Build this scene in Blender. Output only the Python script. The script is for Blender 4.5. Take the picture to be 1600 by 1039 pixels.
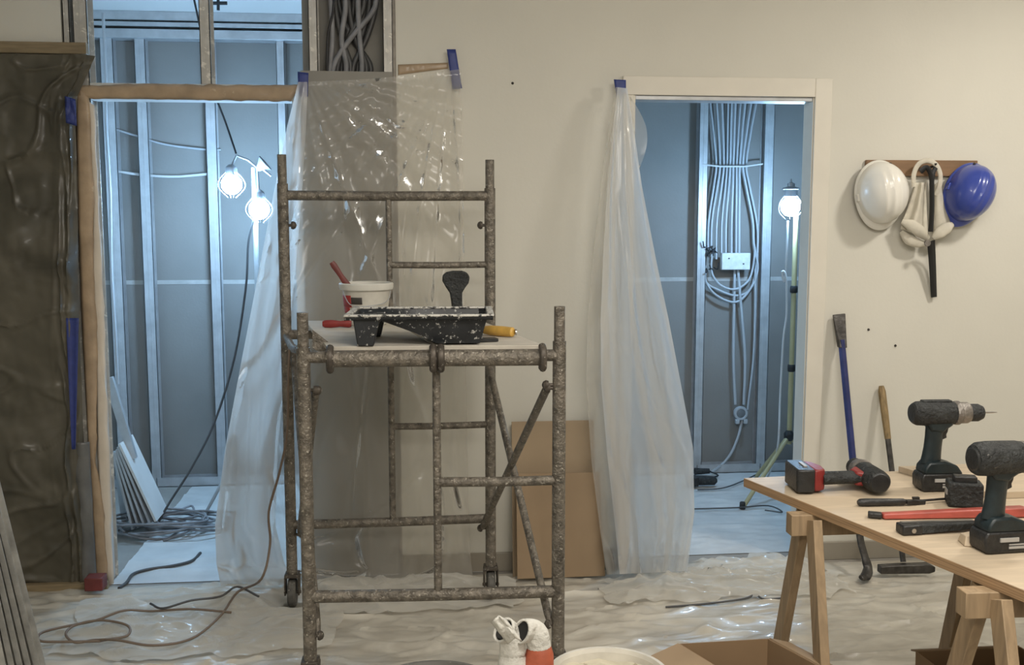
import bpy, math, random
from mathutils import Vector, Matrix, noise
for o in list(bpy.data.objects): bpy.data.objects.remove(o)
sc = bpy.context.scene
random.seed(4)
V = Vector
R = math.radians
# ---------------------------------------------------------------- camera
F = 1565.0; PSI = R(5.6); TH = R(6.4); CAM = V((0, -4.3, 1.55))
fw = V((math.sin(PSI)*math.cos(TH), math.cos(PSI)*math.cos(TH), -math.sin(TH)))
rt = V((math.cos(PSI), -math.sin(PSI), 0)); up = rt.cross(fw)
cd = bpy.data.cameras.new('camera'); cam = bpy.data.objects.new('camera', cd); sc.collection.objects.link(cam)
cd.sensor_width = 36; cd.lens = 36*F/1600; cd.clip_start = .05
cam.matrix_world = Matrix(((rt.x, up.x, -fw.x, CAM.x), (rt.y, up.y, -fw.y, CAM.y), (rt.z, up.z, -fw.z, CAM.z), (0, 0, 0, 1)))
sc.camera = cam
def P(x, y, X=None, Y=None, Z=None):
    """where the sight line through a photo pixel meets a real plane"""
    d = fw + rt*((x-800)/F) - up*((y-519.5)/F)
    t = (X-CAM.x)/d.x if X is not None else (Y-CAM.y)/d.y if Y is not None else (Z-CAM.z)/d.z
    return CAM + d*t
# ---------------------------------------------------------------- world, lights, exposure
w = bpy.data.worlds.new('world'); sc.world = w; w.use_nodes = True
w.node_tree.nodes['Background'].inputs[0].default_value = (1, .93, .84, 1); w.node_tree.nodes['Background'].inputs[1].default_value = .15
sc.view_settings.view_transform = 'Standard'; sc.view_settings.look = 'None'; sc.view_settings.gamma = 1
sc.view_settings.use_curve_mapping = False; sc.view_settings.exposure = 0.12
def area(name, loc, sx, sy, power, col, rot=(0, 0, 0)):
    l = bpy.data.lights.new(name, 'AREA'); l.shape = 'RECTANGLE'; l.size = sx; l.size_y = sy; l.energy = power; l.color = col
    o = bpy.data.objects.new(name, l); o.location = loc; o.rotation_euler = rot; sc.collection.objects.link(o); return o
WARM = (1, .94, .85)
area('ceiling_light_centre', (.9, -2.7, 2.72), 1.6, 1.2, 70, WARM, (R(14), 0, 0))
area('ceiling_light_right', (2.75, -1.35, 2.72), 0.26, .20, 25, WARM, (R(6), 0, 0))
area('ceiling_light_rear', (.3, -4.9, 2.72), 2.6, 1.0, 78, WARM, (R(22), 0, 0))
BULB = 300
# ---------------------------------------------------------------- materials
def mat(name, col, rough=.6, metal=0., var=0., vs=8., bump=0., bs=40., spots=None, st=.62, ss=30., coat=0., stretch=None, detail=4., col2=None, dist=0., rid=0):
    m = bpy.data.materials.new(name); m.use_nodes = True; nt = m.node_tree; N = nt.nodes; L = nt.links
    b = N['Principled BSDF']; b.inputs['Roughness'].default_value = rough; b.inputs['Metallic'].default_value = metal
    b.inputs['Coat Weight'].default_value = coat
    c = tuple(col)+(1,); b.inputs['Base Color'].default_value = c
    tc = N.new('ShaderNodeTexCoord'); src = tc.outputs['Object']
    if stretch:
        mp = N.new('ShaderNodeMapping'); mp.inputs['Scale'].default_value = stretch; L.new(src, mp.inputs[0]); src = mp.outputs[0]
    last = None
    if var or col2:
        n = N.new('ShaderNodeTexNoise'); n.inputs['Scale'].default_value = vs; n.inputs['Detail'].default_value = detail; n.inputs['Distortion'].default_value = dist
        L.new(src, n.inputs['Vector'])
        r = N.new('ShaderNodeValToRGB'); L.new(n.outputs['Fac'], r.inputs[0])
        r.color_ramp.elements[0].position = .3; r.color_ramp.elements[1].position = .7
        a = tuple(max(0, x*(1-var)) for x in col); z = tuple(min(1, x*(1+var)) for x in col)
        if col2: a, z = tuple(col), tuple(col2)
        r.color_ramp.elements[0].color = a+(1,); r.color_ramp.elements[1].color = z+(1,)
        last = r.outputs[0]; L.new(last, b.inputs['Base Color'])
    if spots:
        n = N.new('ShaderNodeTexNoise'); n.inputs['Scale'].default_value = ss; n.inputs['Detail'].default_value = 5; n.inputs['Roughness'].default_value = .7
        L.new(tc.outputs['Object'], n.inputs['Vector'])
        r = N.new('ShaderNodeValToRGB'); r.color_ramp.elements[0].position = st; r.color_ramp.elements[1].position = st+.04
        L.new(n.outputs['Fac'], r.inputs[0])
        mx = N.new('ShaderNodeMix'); mx.data_type = 'RGBA'; L.new(r.outputs[0], mx.inputs[0])
        if last: L.new(last, mx.inputs[6])
        else: mx.inputs[6].default_value = c
        mx.inputs[7].default_value = tuple(spots)+(1,); L.new(mx.outputs[2], b.inputs['Base Color'])
        if metal:
            iv = N.new('ShaderNodeMath'); iv.operation = 'MULTIPLY_ADD'; iv.inputs[1].default_value = -metal; iv.inputs[2].default_value = metal
            L.new(r.outputs[0], iv.inputs[0]); L.new(iv.outputs[0], b.inputs['Metallic'])
    if bump:
        n = N.new('ShaderNodeTexNoise'); n.inputs['Scale'].default_value = bs; n.inputs['Detail'].default_value = 5; L.new(src, n.inputs['Vector'])
        if rid: n.noise_type = 'RIDGED_MULTIFRACTAL'; n.inputs['Detail'].default_value = 3; n.inputs['Distortion'].default_value = rid
        bp = N.new('ShaderNodeBump'); bp.inputs['Strength'].default_value = bump; bp.inputs['Distance'].default_value = .01
        L.new(n.outputs['Fac'], bp.inputs['Height']); L.new(bp.outputs[0], b.inputs['Normal'])
    return m
def film(name, tint, lo, hi, scale, gl=.5, bump=.5, trans=.5):
    """thin polythene: mostly see-through, whiter along its creases, glossy"""
    m = bpy.data.materials.new(name); m.use_nodes = True; nt = m.node_tree; N = nt.nodes; L = nt.links
    N.remove(N['Principled BSDF']); out = N['Material Output']
    tc = N.new('ShaderNodeTexCoord'); mp = N.new('ShaderNodeMapping'); mp.inputs['Scale'].default_value = scale; L.new(tc.outputs['Object'], mp.inputs[0])
    n = N.new('ShaderNodeTexNoise'); n.noise_type = 'RIDGED_MULTIFRACTAL'; n.inputs['Scale'].default_value = 1; n.inputs['Detail'].default_value = 4
    n.inputs['Distortion'].default_value = .6; L.new(mp.outputs[0], n.inputs['Vector'])
    mr = N.new('ShaderNodeMapRange'); mr.inputs['From Min'].default_value = .2; mr.inputs['From Max'].default_value = 1.6
    mr.inputs['To Min'].default_value = lo; mr.inputs['To Max'].default_value = hi; L.new(n.outputs['Fac'], mr.inputs['Value'])
    bp = N.new('ShaderNodeBump'); bp.inputs['Strength'].default_value = bump; bp.inputs['Distance'].default_value = .02; L.new(n.outputs['Fac'], bp.inputs['Height'])
    d = N.new('ShaderNodeBsdfDiffuse'); t = N.new('ShaderNodeBsdfTranslucent'); g = N.new('ShaderNodeBsdfGlossy'); tr = N.new('ShaderNodeBsdfTransparent')
    d.inputs[0].default_value = t.inputs[0].default_value = tuple(tint)+(1,); g.inputs['Roughness'].default_value = .16; tr.inputs[0].default_value = (.97, .96, .94, 1)
    for x in (d, t, g): L.new(bp.outputs[0], x.inputs['Normal'])
    a = N.new('ShaderNodeMixShader'); a.inputs[0].default_value = trans; L.new(d.outputs[0], a.inputs[1]); L.new(t.outputs[0], a.inputs[2])
    # film seen edge-on along a fold is a longer way through plastic: whiter there
    lw = N.new('ShaderNodeLayerWeight'); lw.inputs[0].default_value = .5; pw = N.new('ShaderNodeMath'); pw.operation = 'POWER'; pw.inputs[1].default_value = 2.0
    L.new(bp.outputs[0], lw.inputs['Normal']); L.new(lw.outputs['Facing'], pw.inputs[0]); am = N.new('ShaderNodeMath'); am.operation = 'MULTIPLY_ADD'; am.inputs[1].default_value = .55
    L.new(pw.outputs[0], am.inputs[0]); L.new(mr.outputs[0], am.inputs[2]); am.use_clamp = True
    b = N.new('ShaderNodeMixShader'); L.new(am.outputs[0], b.inputs[0]); L.new(tr.outputs[0], b.inputs[1]); L.new(a.outputs[0], b.inputs[2])
    fr = N.new('ShaderNodeFresnel'); fr.inputs[0].default_value = 1.45; L.new(bp.outputs[0], fr.inputs['Normal'])
    mu = N.new('ShaderNodeMath'); mu.operation = 'MULTIPLY'; mu.inputs[1].default_value = gl; L.new(fr.outputs[0], mu.inputs[0]); mu.use_clamp = True
    c = N.new('ShaderNodeMixShader'); L.new(mu.outputs[0], c.inputs[0]); L.new(b.outputs[0], c.inputs[1]); L.new(g.outputs[0], c.inputs[2])
    L.new(c.outputs[0], out.inputs[0]); return m
def emit(name, col, s):
    m = bpy.data.materials.new(name); m.use_nodes = True; b = m.node_tree.nodes['Principled BSDF']
    b.inputs['Base Color'].default_value = (1, 1, 1, 1); b.inputs['Emission Color'].default_value = tuple(col)+(1,); b.inputs['Emission Strength'].default_value = s
    return m
M = dict(
 paint=mat('wall_paint', (.645, .622, .55), .75, var=.035, vs=1.6, bump=.06, bs=60),
 trimpaint=mat('frame_paint', (.70, .66, .575), .5, var=.04, vs=6, bump=.05),
 skirting=mat('skirting_paint', (.30, .27, .22), .55, var=.06, vs=5),
 ceil=mat('ceiling_paint', (.72, .72, .70), .8, bump=.05),
 board=mat('grey_plasterboard', (.235, .225, .21), .8, var=.09, vs=2.2, bump=.08, bs=90, spots=(.6, .6, .58), st=.755, ss=9),
 joint=mat('joint_tape', (.42, .41, .39), .85, var=.15, vs=14),
 whiteboard=mat('white_plasterboard', (.62, .62, .60), .8, var=.05, vs=6),
 boardedge=mat('plasterboard_edge', (.30, .27, .235), .8, var=.2, vs=30),
 galv=mat('galvanised_steel', (.50, .51, .52), .42, .45, var=.12, vs=14, bump=.05, bs=30),
 galvspat=mat('galvanised_steel_plastered', (.50, .48, .44), .5, .35, var=.15, vs=20, spots=(.72, .69, .62), st=.56, ss=26),
 concrete=mat('concrete_floor', (.30, .28, .25), .85, var=.15, vs=3, bump=.2),
 dust=mat('dust_sheet_plastic', (.40, .365, .305), .36, var=.20, vs=3.2, bump=.75, bs=3.2, rid=.7, col2=(.62, .585, .505), stretch=(1, 2.6, 1), dist=1.5, coat=.25),  # paler stretched streaks paint highlights of the wrinkles into the sheet colour
 paper=mat('floor_paper_white', (.58, .58, .565), .6, var=.12, vs=5, bump=.3, bs=9, coat=.1),
 film=film('clear_polythene', (.88, .86, .81), .30, .74, (5, 5, 2.6), gl=1.0, bump=.9),
 filmb=film('clear_polythene_thick', (.94, .935, .92), .58, .92, (5, 5, 2.2), gl=.8, bump=.55, trans=.68),
 filmf=film('clear_polythene_floor', (.80, .78, .72), .48, .9, (6, 11, 9), gl=.4, bump=.7, trans=.3),
 tarp=mat('olive_polythene', (.055, .049, .034), .38, var=.35, vs=2.5, bump=.7, bs=4.5, rid=.9, col2=(.13, .116, .085), dist=1.0, coat=.12, stretch=(1, 1, 1.3)),
 greysheet=mat('grey_polythene', (.13, .13, .125), .35, var=.3, vs=7, bump=.7, bs=10, coat=.2),
 browntape=mat('brown_masking_paper', (.40, .29, .185), .55, var=.2, vs=12, bump=.4, bs=16, coat=.15, spots=(.58, .46, .31), st=.62, ss=5),
 tornpaper=mat('torn_white_paper', (.68, .60, .50), .7, var=.08, vs=9, bump=.35, bs=14),
 batten=mat('brown_batten', (.25, .19, .11), .6, var=.2, vs=10, stretch=(1, 8, 8)),
 bluetape=mat('blue_masking_tape', (.028, .045, .20), .5, var=.15, vs=30, bump=.2),
 scaf=mat('paint_spattered_steel', (.19, .168, .138), .5, .5, var=.45, vs=38, bump=.6, bs=110, spots=(.46, .42, .35), st=.60, ss=85),
 scafdark=mat('dark_scaffold_fitting', (.10, .085, .07), .55, .5, var=.3, vs=30, spots=(.4, .37, .32), st=.60, ss=50),
 deck=mat('plaster_dusted_deck', (.56, .515, .44), .7, var=.12, vs=9, bump=.2, bs=30, stretch=(1, 6, 1)),
 rubber=mat('grey_rubber', (.10, .095, .085), .7, var=.3, vs=40, spots=(.4, .38, .33), st=.62, ss=60),
 tray=mat('black_tray_plastic', (.018, .020, .023), .38, var=.3, vs=20, spots=(.50, .49, .46), st=.595, ss=60, bump=.1),
 trayrim=mat('paint_crusted_rim', (.05, .05, .05), .5, spots=(.62, .60, .55), st=.45, ss=60, bump=.2),
 wetpaint=mat('grey_wet_paint', (.16, .155, .145), .2, spots=(.55, .53, .48), st=.5, ss=12),
 whitepl=mat('white_plastic', (.66, .64, .58), .38, var=.06, vs=14, coat=.1),
 bucketpl=mat('plaster_smeared_white_plastic', (.62, .59, .52), .45, var=.14, vs=11, bump=.2, bs=20),
 slurry=mat('cream_plaster', (.60, .55, .43), .6, var=.12, vs=16, bump=.8, bs=22, spots=(.38, .33, .24), st=.60, ss=20),
 redlab=mat('red_label', (.36, .035, .03), .5), darklab=mat('dark_label', (.05, .045, .04), .5),
 red=mat('red_plastic', (.22, .022, .02), .45, var=.15, vs=30), redfaded=mat('faded_red_steel', (.36, .075, .055), .4, var=.3, vs=14, stretch=(1, 3, 3)),
 redhandle=mat('dark_red_wood', (.15, .03, .025), .45, var=.2, vs=20),
 yellow=mat('yellow_wood', (.62, .37, .08), .45, var=.2, vs=22, spots=(.55, .5, .4), st=.64, ss=50),
 black=mat('black_plastic', (.018, .018, .018), .42, var=.4, vs=30, bump=.25, bs=120),
 blackrough=mat('dusty_black_rubber', (.022, .024, .024), .65, var=.5, vs=40, bump=.8, bs=110, spots=(.16, .15, .14), st=.64, ss=90),
 teal=mat('dark_teal_plastic', (.010, .018, .021), .42, var=.3, vs=30, bump=.2),
 gearmetal=mat('dusty_grey_metal', (.22, .20, .18), .45, .5, var=.35, vs=50, bump=.5, bs=80),
 steel=mat('bright_steel', (.45, .43, .41), .3, .9), greylabel=mat('grey_print', (.40, .39, .37), .5),
 ply=mat('plywood_face', (.53, .43, .31), .55, var=.10, vs=3.5, bump=.05, stretch=(1.2, 9, 1), dist=1.2, spots=(.48, .34, .20), st=.69, ss=5),
 plyedge=mat('plywood_edge', (.34, .215, .115), .7, var=.35, vs=5, stretch=(1, 1, 60)),
 pine=mat('pine_timber', (.33, .235, .14), .6, var=.22, vs=7, stretch=(7, 7, 1), dist=.8),
 rackwood=mat('brown_rack_wood', (.23, .135, .07), .5, var=.15, vs=6, stretch=(1, 6, 6)),
 card=mat('cardboard', (.33, .235, .145), .8, var=.07, vs=4, bump=.05), card2=mat('pale_cardboard', (.38, .285, .185), .8, var=.06, vs=4),
 cardin=mat('brown_box_cardboard', (.27, .175, .095), .8, var=.08, vs=5),
 helmw=mat('white_helmet_plastic', (.78, .755, .69), .28, coat=.3), helmb=mat('blue_helmet_plastic', (.035, .062, .32), .3, coat=.5, spots=(.2, .22, .4), st=.72, ss=24),
 cream=mat('cream_fabric', (.58, .54, .45), .75, var=.12, vs=16, bump=.3, bs=30), fabricdark=mat('black_webbing', (.012, .012, .012), .6),
 bluesteel=mat('blue_painted_steel', (.030, .038, .135), .42, .2, var=.3, vs=20), darksteel=mat('dark_worn_steel', (.08, .075, .07), .45, .7, var=.4, vs=30, bump=.3),
 hickory=mat('worn_wood_handle', (.24, .165, .075), .6, var=.35, vs=16, stretch=(4, 4, 1)),
 cable=mat('pale_grey_cable', (.42, .44, .46), .45), darkcable=mat('dark_grey_cable', (.07, .07, .07), .45, var=.2), blackcable=mat('black_cable', (.02, .02, .022), .5),
 coil=mat('grey_coiled_cable', (.22, .22, .23), .5, var=.3, vs=14), orange=mat('brown_extension_cord', (.17, .125, .09), .5),
 whitecable=mat('white_cable', (.6, .6, .6), .45), jbox=mat('white_junction_box', (.60, .61, .60), .5, var=.1, vs=40), socket=mat('grey_socket', (.16, .17, .18), .4),
 polewood=mat('yellow_tripod_pole', (.42, .37, .20), .5, var=.1), polegrey=mat('grey_tripod_pole', (.36, .37, .37), .5),
 knit=mat('white_glove_knit', (.68, .66, .60), .9, var=.15, vs=20, bump=.8, bs=60), gloverd=mat('orange_red_glove', (.42, .10, .05), .55, var=.2, vs=20, bump=.2), glovein=mat('black_glove_lining', (.02, .02, .02), .8),
 greybucket=mat('grey_bucket_plastic', (.14, .135, .12), .45, var=.2, vs=12, spots=(.4, .38, .33), st=.63, ss=20),
 bulb=emit('cool_bulb_glow', (.38, .66, 1.0), BULB), lampgl=mat('lamp_housing', (.30, .31, .33), .4, .3), nail=mat('dark_mark', (.04, .035, .03), .8),
 profsteel=mat('dull_profile_steel', (.44, .43, .40), .45, .4, var=.25, vs=20),
 foil=mat('grey_backing', (.25, .235, .205), .6, var=.08, vs=5),
)
# ---------------------------------------------------------------- mesh tools
class MB:
    def __init__(s): s.v = []; s.f = []
    def add(s, vs, fs):
        o = len(s.v); s.v += [V(p) for p in vs]; s.f += [tuple(i+o for i in f) for f in fs]; return s
    def box(s, x0, x1, y0, y1, z0, z1, m=None):
        vs = [V((x, y, z)) for x in (x0, x1) for y in (y0, y1) for z in (z0, z1)]
        if m is not None: vs = [m @ p for p in vs]
        return s.add(vs, [(0, 1, 3, 2), (4, 6, 7, 5), (0, 4, 5, 1), (2, 3, 7, 6), (0, 2, 6, 4), (1, 5, 7, 3)])
    def hexa(s, b, t):
        return s.add(list(b)+list(t), [(3, 2, 1, 0), (4, 5, 6, 7), (0, 1, 5, 4), (1, 2, 6, 5), (2, 3, 7, 6), (3, 0, 4, 7)])
    def beam(s, p0, p1, a, b, side):
        p0 = V(p0); p1 = V(p1); d = (p1-p0).normalized(); x = (V(side)-d*V(side).dot(d)).normalized(); y = d.cross(x)
        q = lambda c: [c-x*a-y*b, c+x*a-y*b, c+x*a+y*b, c-x*a+y*b]
        return s.hexa(q(p0), q(p1))
    def tube(s, pts, r, n=8, caps=True, flat=1.0, side=None):
        pts = [V(p) for p in pts]; k = len(pts); rs = r if isinstance(r, (list, tuple)) else [r]*k
        t0 = (pts[1]-pts[0]).normalized(); a = V(side) if side else (V((0, 0, 1)) if abs(t0.z) < .9 else V((1, 0, 0)))
        a = (a-t0*a.dot(t0)).normalized(); o = len(s.v)
        for i in range(k):
            t = (pts[min(i+1, k-1)]-pts[max(i-1, 0)]); t = t.normalized() if t.length > 1e-9 else t0
            a = a-t*a.dot(t); a = a.normalized() if a.length > 1e-6 else t.orthogonal().normalized(); b = t.cross(a)
            for j in range(n):
                th = 2*math.pi*j/n; s.v.append(pts[i]+(a*math.cos(th)+b*math.sin(th)*flat)*rs[i])
        for i in range(k-1):
            for j in range(n):
                j2 = (j+1) % n; s.f.append((o+i*n+j, o+i*n+j2, o+(i+1)*n+j2, o+(i+1)*n+j))
        if caps: s.f.append(tuple(o+j for j in range(n))[::-1]); s.f.append(tuple(o+(k-1)*n+j for j in range(n)))
        return s
    def lathe(s, prof, n=32, m=None, cap0=True, cap1=True, sx=1, sy=1):
        o = len(s.v); m = m or Matrix()
        for r, z in prof:
            for j in range(n): th = 2*math.pi*j/n; s.v.append(m @ V((r*sx*math.cos(th), r*sy*math.sin(th), z)))
        for i in range(len(prof)-1):
            for j in range(n): j2 = (j+1) % n; s.f.append((o+i*n+j, o+i*n+j2, o+(i+1)*n+j2, o+(i+1)*n+j))
        if cap0: s.f.append(tuple(o+j for j in range(n))[::-1])
        if cap1: s.f.append(tuple(o+(len(prof)-1)*n+j for j in range(n)))
        return s
    def prism(s, poly, f, d):
        """poly in 2D -> f(a,b)+-d"""
        k = len(poly); d = V(d); A = [V(f(a, b))-d for a, b in poly]; B = [V(f(a, b))+d for a, b in poly]
        return s.add(A+B, [tuple(range(k))[::-1], tuple(range(k, 2*k))]+[(i, (i+1) % k, k+(i+1) % k, k+i) for i in range(k)])
    def grid(s, nu, nv, fn):
        o = len(s.v)
        for j in range(nv+1):
            for i in range(nu+1): s.v.append(V(fn(i/nu, j/nv)))
        for j in range(nv):
            for i in range(nu): a = o+j*(nu+1)+i; s.f.append((a, a+1, a+nu+2, a+nu+1))
        return s
    def xf(s, m): s.v = [m @ p for p in s.v]; return s
def cr(pts, k=6):
    pts = [V(p) for p in pts]; q = [2*pts[0]-pts[1]]+pts+[2*pts[-1]-pts[-2]]; out = []
    for i in range(1, len(q)-2):
        a, b, c, d = q[i-1:i+3]
        for j in range(k):
            t = j/k; out.append(.5*((2*b)+(c-a)*t+(2*a-5*b+4*c-d)*t*t+(3*b-a-3*c+d)*t**3))
    return out+[pts[-1]]
def lerp_poly(pl, t):
    """point at 0..1 along a polyline, by index"""
    x = t*(len(pl)-1); i = min(int(x), len(pl)-2); f = x-i
    return tuple(a+(b-a)*f for a, b in zip(pl[i], pl[i+1]))
def build(name, mb, m, parent=None, origin=None, bev=0, solid=0, smooth=35, sub=0, label=None):
    if origin is None:
        if parent is not None: origin = V((0, 0, 0)) if parent.get('_local') else parent_world(parent)
        else:
            xs = [p.x for p in mb.v]; ys = [p.y for p in mb.v]; zs = [p.z for p in mb.v]
            origin = V(((min(xs)+max(xs))/2, (min(ys)+max(ys))/2, min(zs)))
    me = bpy.data.meshes.new(name); me.from_pydata([p-origin for p in mb.v], [], mb.f); me.validate(); me.update()
    import bmesh
    if not solid:
        b = bmesh.new(); b.from_mesh(me); bmesh.ops.recalc_face_normals(b, faces=b.faces); b.to_mesh(me); b.free()
    for ml in (m if isinstance(m, list) else [m]): me.materials.append(M[ml])
    if smooth:
        for p in me.polygons: p.use_smooth = True
        me.set_sharp_from_angle(angle=R(smooth))
    o = bpy.data.objects.new(name, me); sc.collection.objects.link(o)
    if parent is not None: o.parent = parent
    else: o.location = origin
    if bev: x = o.modifiers.new('bevel', 'BEVEL'); x.width = bev; x.segments = 2; x.limit_method = 'ANGLE'
    if solid: x = o.modifiers.new('solid', 'SOLIDIFY'); x.thickness = solid; x.offset = 0
    if sub: x = o.modifiers.new('sub', 'SUBSURF'); x.levels = sub; x.render_levels = sub
    if label: o['label'] = label
    return o
def parent_world(p):
    v = V((0, 0, 0))
    while p is not None: v = v+p.location; p = p.parent
    return v
def tag(o, label, cat, group=None):
    o['label'] = label; o['category'] = cat
    if group: o['group'] = group
    return o
def thing(name, label, cat, loc, group=None, local=False, mw=None):
    o = bpy.data.objects.new(name, None); sc.collection.objects.link(o); o.empty_display_size = .05
    if mw is not None: o.matrix_world = mw
    else: o.location = loc
    if local: o['_local'] = 1
    return tag(o, label, cat, group)
def struct(name, mb, m, **k):
    o = build(name, mb, m, origin=V((0, 0, 0)), **k); o['kind'] = 'structure'; return o
def copytree(o, parent=None):
    c = o.copy(); sc.collection.objects.link(c)
    if parent: c.parent = parent
    for ch in [x for x in bpy.data.objects if x.parent == o]: copytree(ch, c)
    return c
def nz(x, y, z=0., s=1.): return noise.noise(V((x*s, y*s, z*s)))
def crease(x, y, z=0., w=.06):
    return math.exp(-(noise.noise(V((x, y, z)))/w)**2)
def ridge(x, y, z=0.): return 1-abs(noise.noise(V((x, y, z))))*2.2
# ---------------------------------------------------------------- the setting
XL = P(95, 30, Y=0).x; XB = P(618, 50, Y=0).x; D2L = .94; D2R = 1.748; D2T = 2.085; CH = 2.75; WX0 = -1.95; WX1 = 3.9
CY = 1.66; CH2 = 2.70; CXL = -1.80; CXR = 2.95
struct('floor', MB().box(WX0-.1, WX1+.1, -6.2, CY+.15, -.1, 0), 'concrete')
struct('ceiling', MB().box(WX0-.1, WX1+.1, -6.2, 0, CH, CH+.1), 'ceil')
struct('ceiling_passage', MB().box(CXL-.1, CXR+.1, .0, CY+.15, CH2, CH2+.15), 'ceil')
b = MB().box(WX0-.1, XL, 0, .1, 0, CH).box(XB, D2L, 0, .1, 0, CH).box(D2L, D2R, 0, .1, D2T, CH).box(D2R, WX1+.1, 0, .1, 0, CH)
struct('wall_back', b, 'paint', smooth=0)
struct('wall_left', MB().box(WX0-.1, WX0, -6.2, 0, 0, CH), 'paint'); struct('wall_right', MB().box(WX1, WX1+.1, -6.2, 0, 0, CH), 'paint')
struct('wall_front', MB().box(WX0-.1, WX1+.1, -6.2, -6.1, 0, CH), 'paint')
struct('wall_far', MB().box(CXL-.1, CXR+.1, CY, CY+.1, 0, CH2), 'board')
struct('wall_passage_left', MB().box(CXL-.1, CXL, .1, CY, 0, CH2), 'whiteboard'); struct('wall_passage_right', MB().box(CXR, CXR+.1, .1, CY, 0, CH2), 'board')
zj = P(260, 441, Y=CY).z
struct('trim_1', MB().box(CXL, CXR, CY-.002, CY+.001, zj-.012, zj+.012), 'joint')            # taped board joint
def track(x0, x1, z, h, y0, y1): return MB().box(x0, x1, y0, y1, z, z+.004).box(x0, x1, y0, y0+.003, z, z+h).box(x0, x1, y1-.003, y1, z, z+h)
struct('trim_2', track(CXL, CXR, 0.0, .055, CY-.075, CY-.003), 'galv')
b = MB().box(CXL, CXR, CY-.09, CY-.002, CH2-.05, CH2).box(CXL, CXR, CY-.11, CY-.002, CH2-.15, CH2-.10).box(CXL, CXR, CY-.10, CY-.002, CH2-.085, CH2-.06)
struct('trim_3', b, 'galv', bev=.003)
# far wall C studs
def cstud(x, w, y0, y1, z0, z1, name='metal_stud', open_right=True, m='galv'):
    b = MB().box(x-w/2, x+w/2, y0, y0+.003, z0, z1).box(x-w/2, x+w/2, y1-.003, y1, z0, z1)
    xs = x-w/2 if open_right else x+w/2-.003
    b.box(xs, xs+.003, y0, y1, z0, z1)
    xl = x+w/2-.003 if open_right else x-w/2
    b.box(xl, xl+.003, y0, y0+.012, z0, z1)
    b.box(x-.002, x+.002, y0-.002, y0, z0, z1)
    for k in range(4):
        z = z0+.25+k*(z1-z0)/4.2; b.lathe([(.004, 0), (.004, .003)], 8, Matrix.Translation((x+.008, y0, z)) @ Matrix.Rotation(R(90), 4, 'X'))
    return build(name, b, m, smooth=0)
YS0, YS1 = CY-.073, CY-.004
for x, w, lab in ((P(180, 400, Y=YS0).x, .07, 'steel wall stud in the corner furthest left in the left doorway'),
               (P(231, 400, Y=YS0).x, .058, 'bluish steel stud, second from the left in the far wall of the left doorway'),
               (P(336, 400, Y=YS0).x, .058, 'bluish steel stud just left of the glowing bulbs in the left doorway'),
               (P(438, 100, Y=YS0).x, .045, 'narrow steel stud of the far wall beside the cable bay, right of the bulbs'),
               (P(1096, 400, Y=YS0).x, .055, 'bluish steel stud left of the fanned cables in the right doorway'),
               (P(1197, 400, Y=YS0).x, .060, 'bluish steel stud right of the fanned cables in the right doorway')):
    tag(cstud(x, w, YS0, YS1, .004, CH2-.15, open_right=x < 0), lab, 'metal stud', 'studs of the far wall')
# framing of the opened front wall
DH = P(300, 131, Y=0).z; DL = P(300, 156, Y=0).z; JL = P(148, 400, Y=0).x; JR = P(462, 400, Y=0).x
tag(cstud(P(126, 60, Y=.0).x, .055, .0, .09, .004, CH, m='galvspat'), 'plaster-spattered steel stud at the top left, above the dark tarpaulin corner', 'metal stud', 'studs of the opened front wall')
tag(cstud(P(320, 60, Y=.0).x, .042, .0, .09, DH, CH, m='galvspat'), 'short plaster-spattered stud rising from the middle of the left door head', 'metal stud', 'studs of the opened front wall')
tag(cstud(P(489, 60, Y=.0).x, .036, .0, .09, .004, CH, m='galvspat'), 'spattered stud left of the dark cable bundle, above the left blue tape', 'metal stud', 'studs of the opened front wall')
tag(cstud(P(606, 60, Y=.0).x, .040, .0, .09, .004, CH, open_right=False, m='galvspat'), 'stud against the cut wall edge, right of the dark cable bundle', 'metal stud', 'studs of the opened front wall')
tag(build('cut_board_edge', MB().box(XB-.012, XB-.001, -.003, .09, 0.005, CH), 'boardedge'), 'dark raw plasterboard edge beside the cable bay stud', 'board edge')
tag(build('backing_board', MB().box(P(478, 300, Y=.1).x, XB-.015, .094, .106, .005, CH-.06), 'foil'), 'grey backing board behind the dark cable bundle at the top', 'board')
tag(build('grey_board', MB().box(P(474, 300, Y=0).x, XB-.013, -.010, -.003, .005, P(550, 112, Y=0).z), 'foil'), 'grey plasterboard seen through the clear sheet right of the left doorway', 'board')
tag(cstud(P(101, 40, Y=.0).x+.006, .026, .0, .09, .004, CH, m='galvspat'), 'narrow steel stud at the top left against the cut wall board', 'metal stud', 'studs of the opened front wall')
# left door frame (trim) wrapped in brown paper
b = MB().box(JL-.07, JL, .002, .10, 0, DL).box(JR, JR+.045, .002, .10, 0, DL).box(JL-.07, JR+.045, .002, .10, DL, DH)
struct('trim_4', b, 'whiteboard', bev=.002)
t = thing('masking_paper', 'torn brown masking paper wrapped round the left door frame', 'masking paper', (JL-.03, -.01, 0))
def strip(pl0, pl1, n, y, amp, m, name, parent):
    def fn(u, v):
        a = lerp_poly(pl0, v); c = lerp_poly(pl1, v); p = P(a[0]+(c[0]-a[0])*u, a[1]+(c[1]-a[1])*u, Y=y)
        p.y += -abs(nz(p.x*9, p.z*7, 3))*amp - (.006 if 0.2 < u < .8 else 0)
        j_ = .007*nz(v*16, u*2, len(name))+.004*nz(v*50, u, 2)
        if abs(pl0[0][1]-pl0[-1][1]) > 100: p.x += j_*(u > .7)
        else: p.z += j_*(.3 < abs(u-.5))
        return p
    return build(name, MB().grid(4, n, fn), m, parent, solid=.002, smooth=60)
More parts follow.
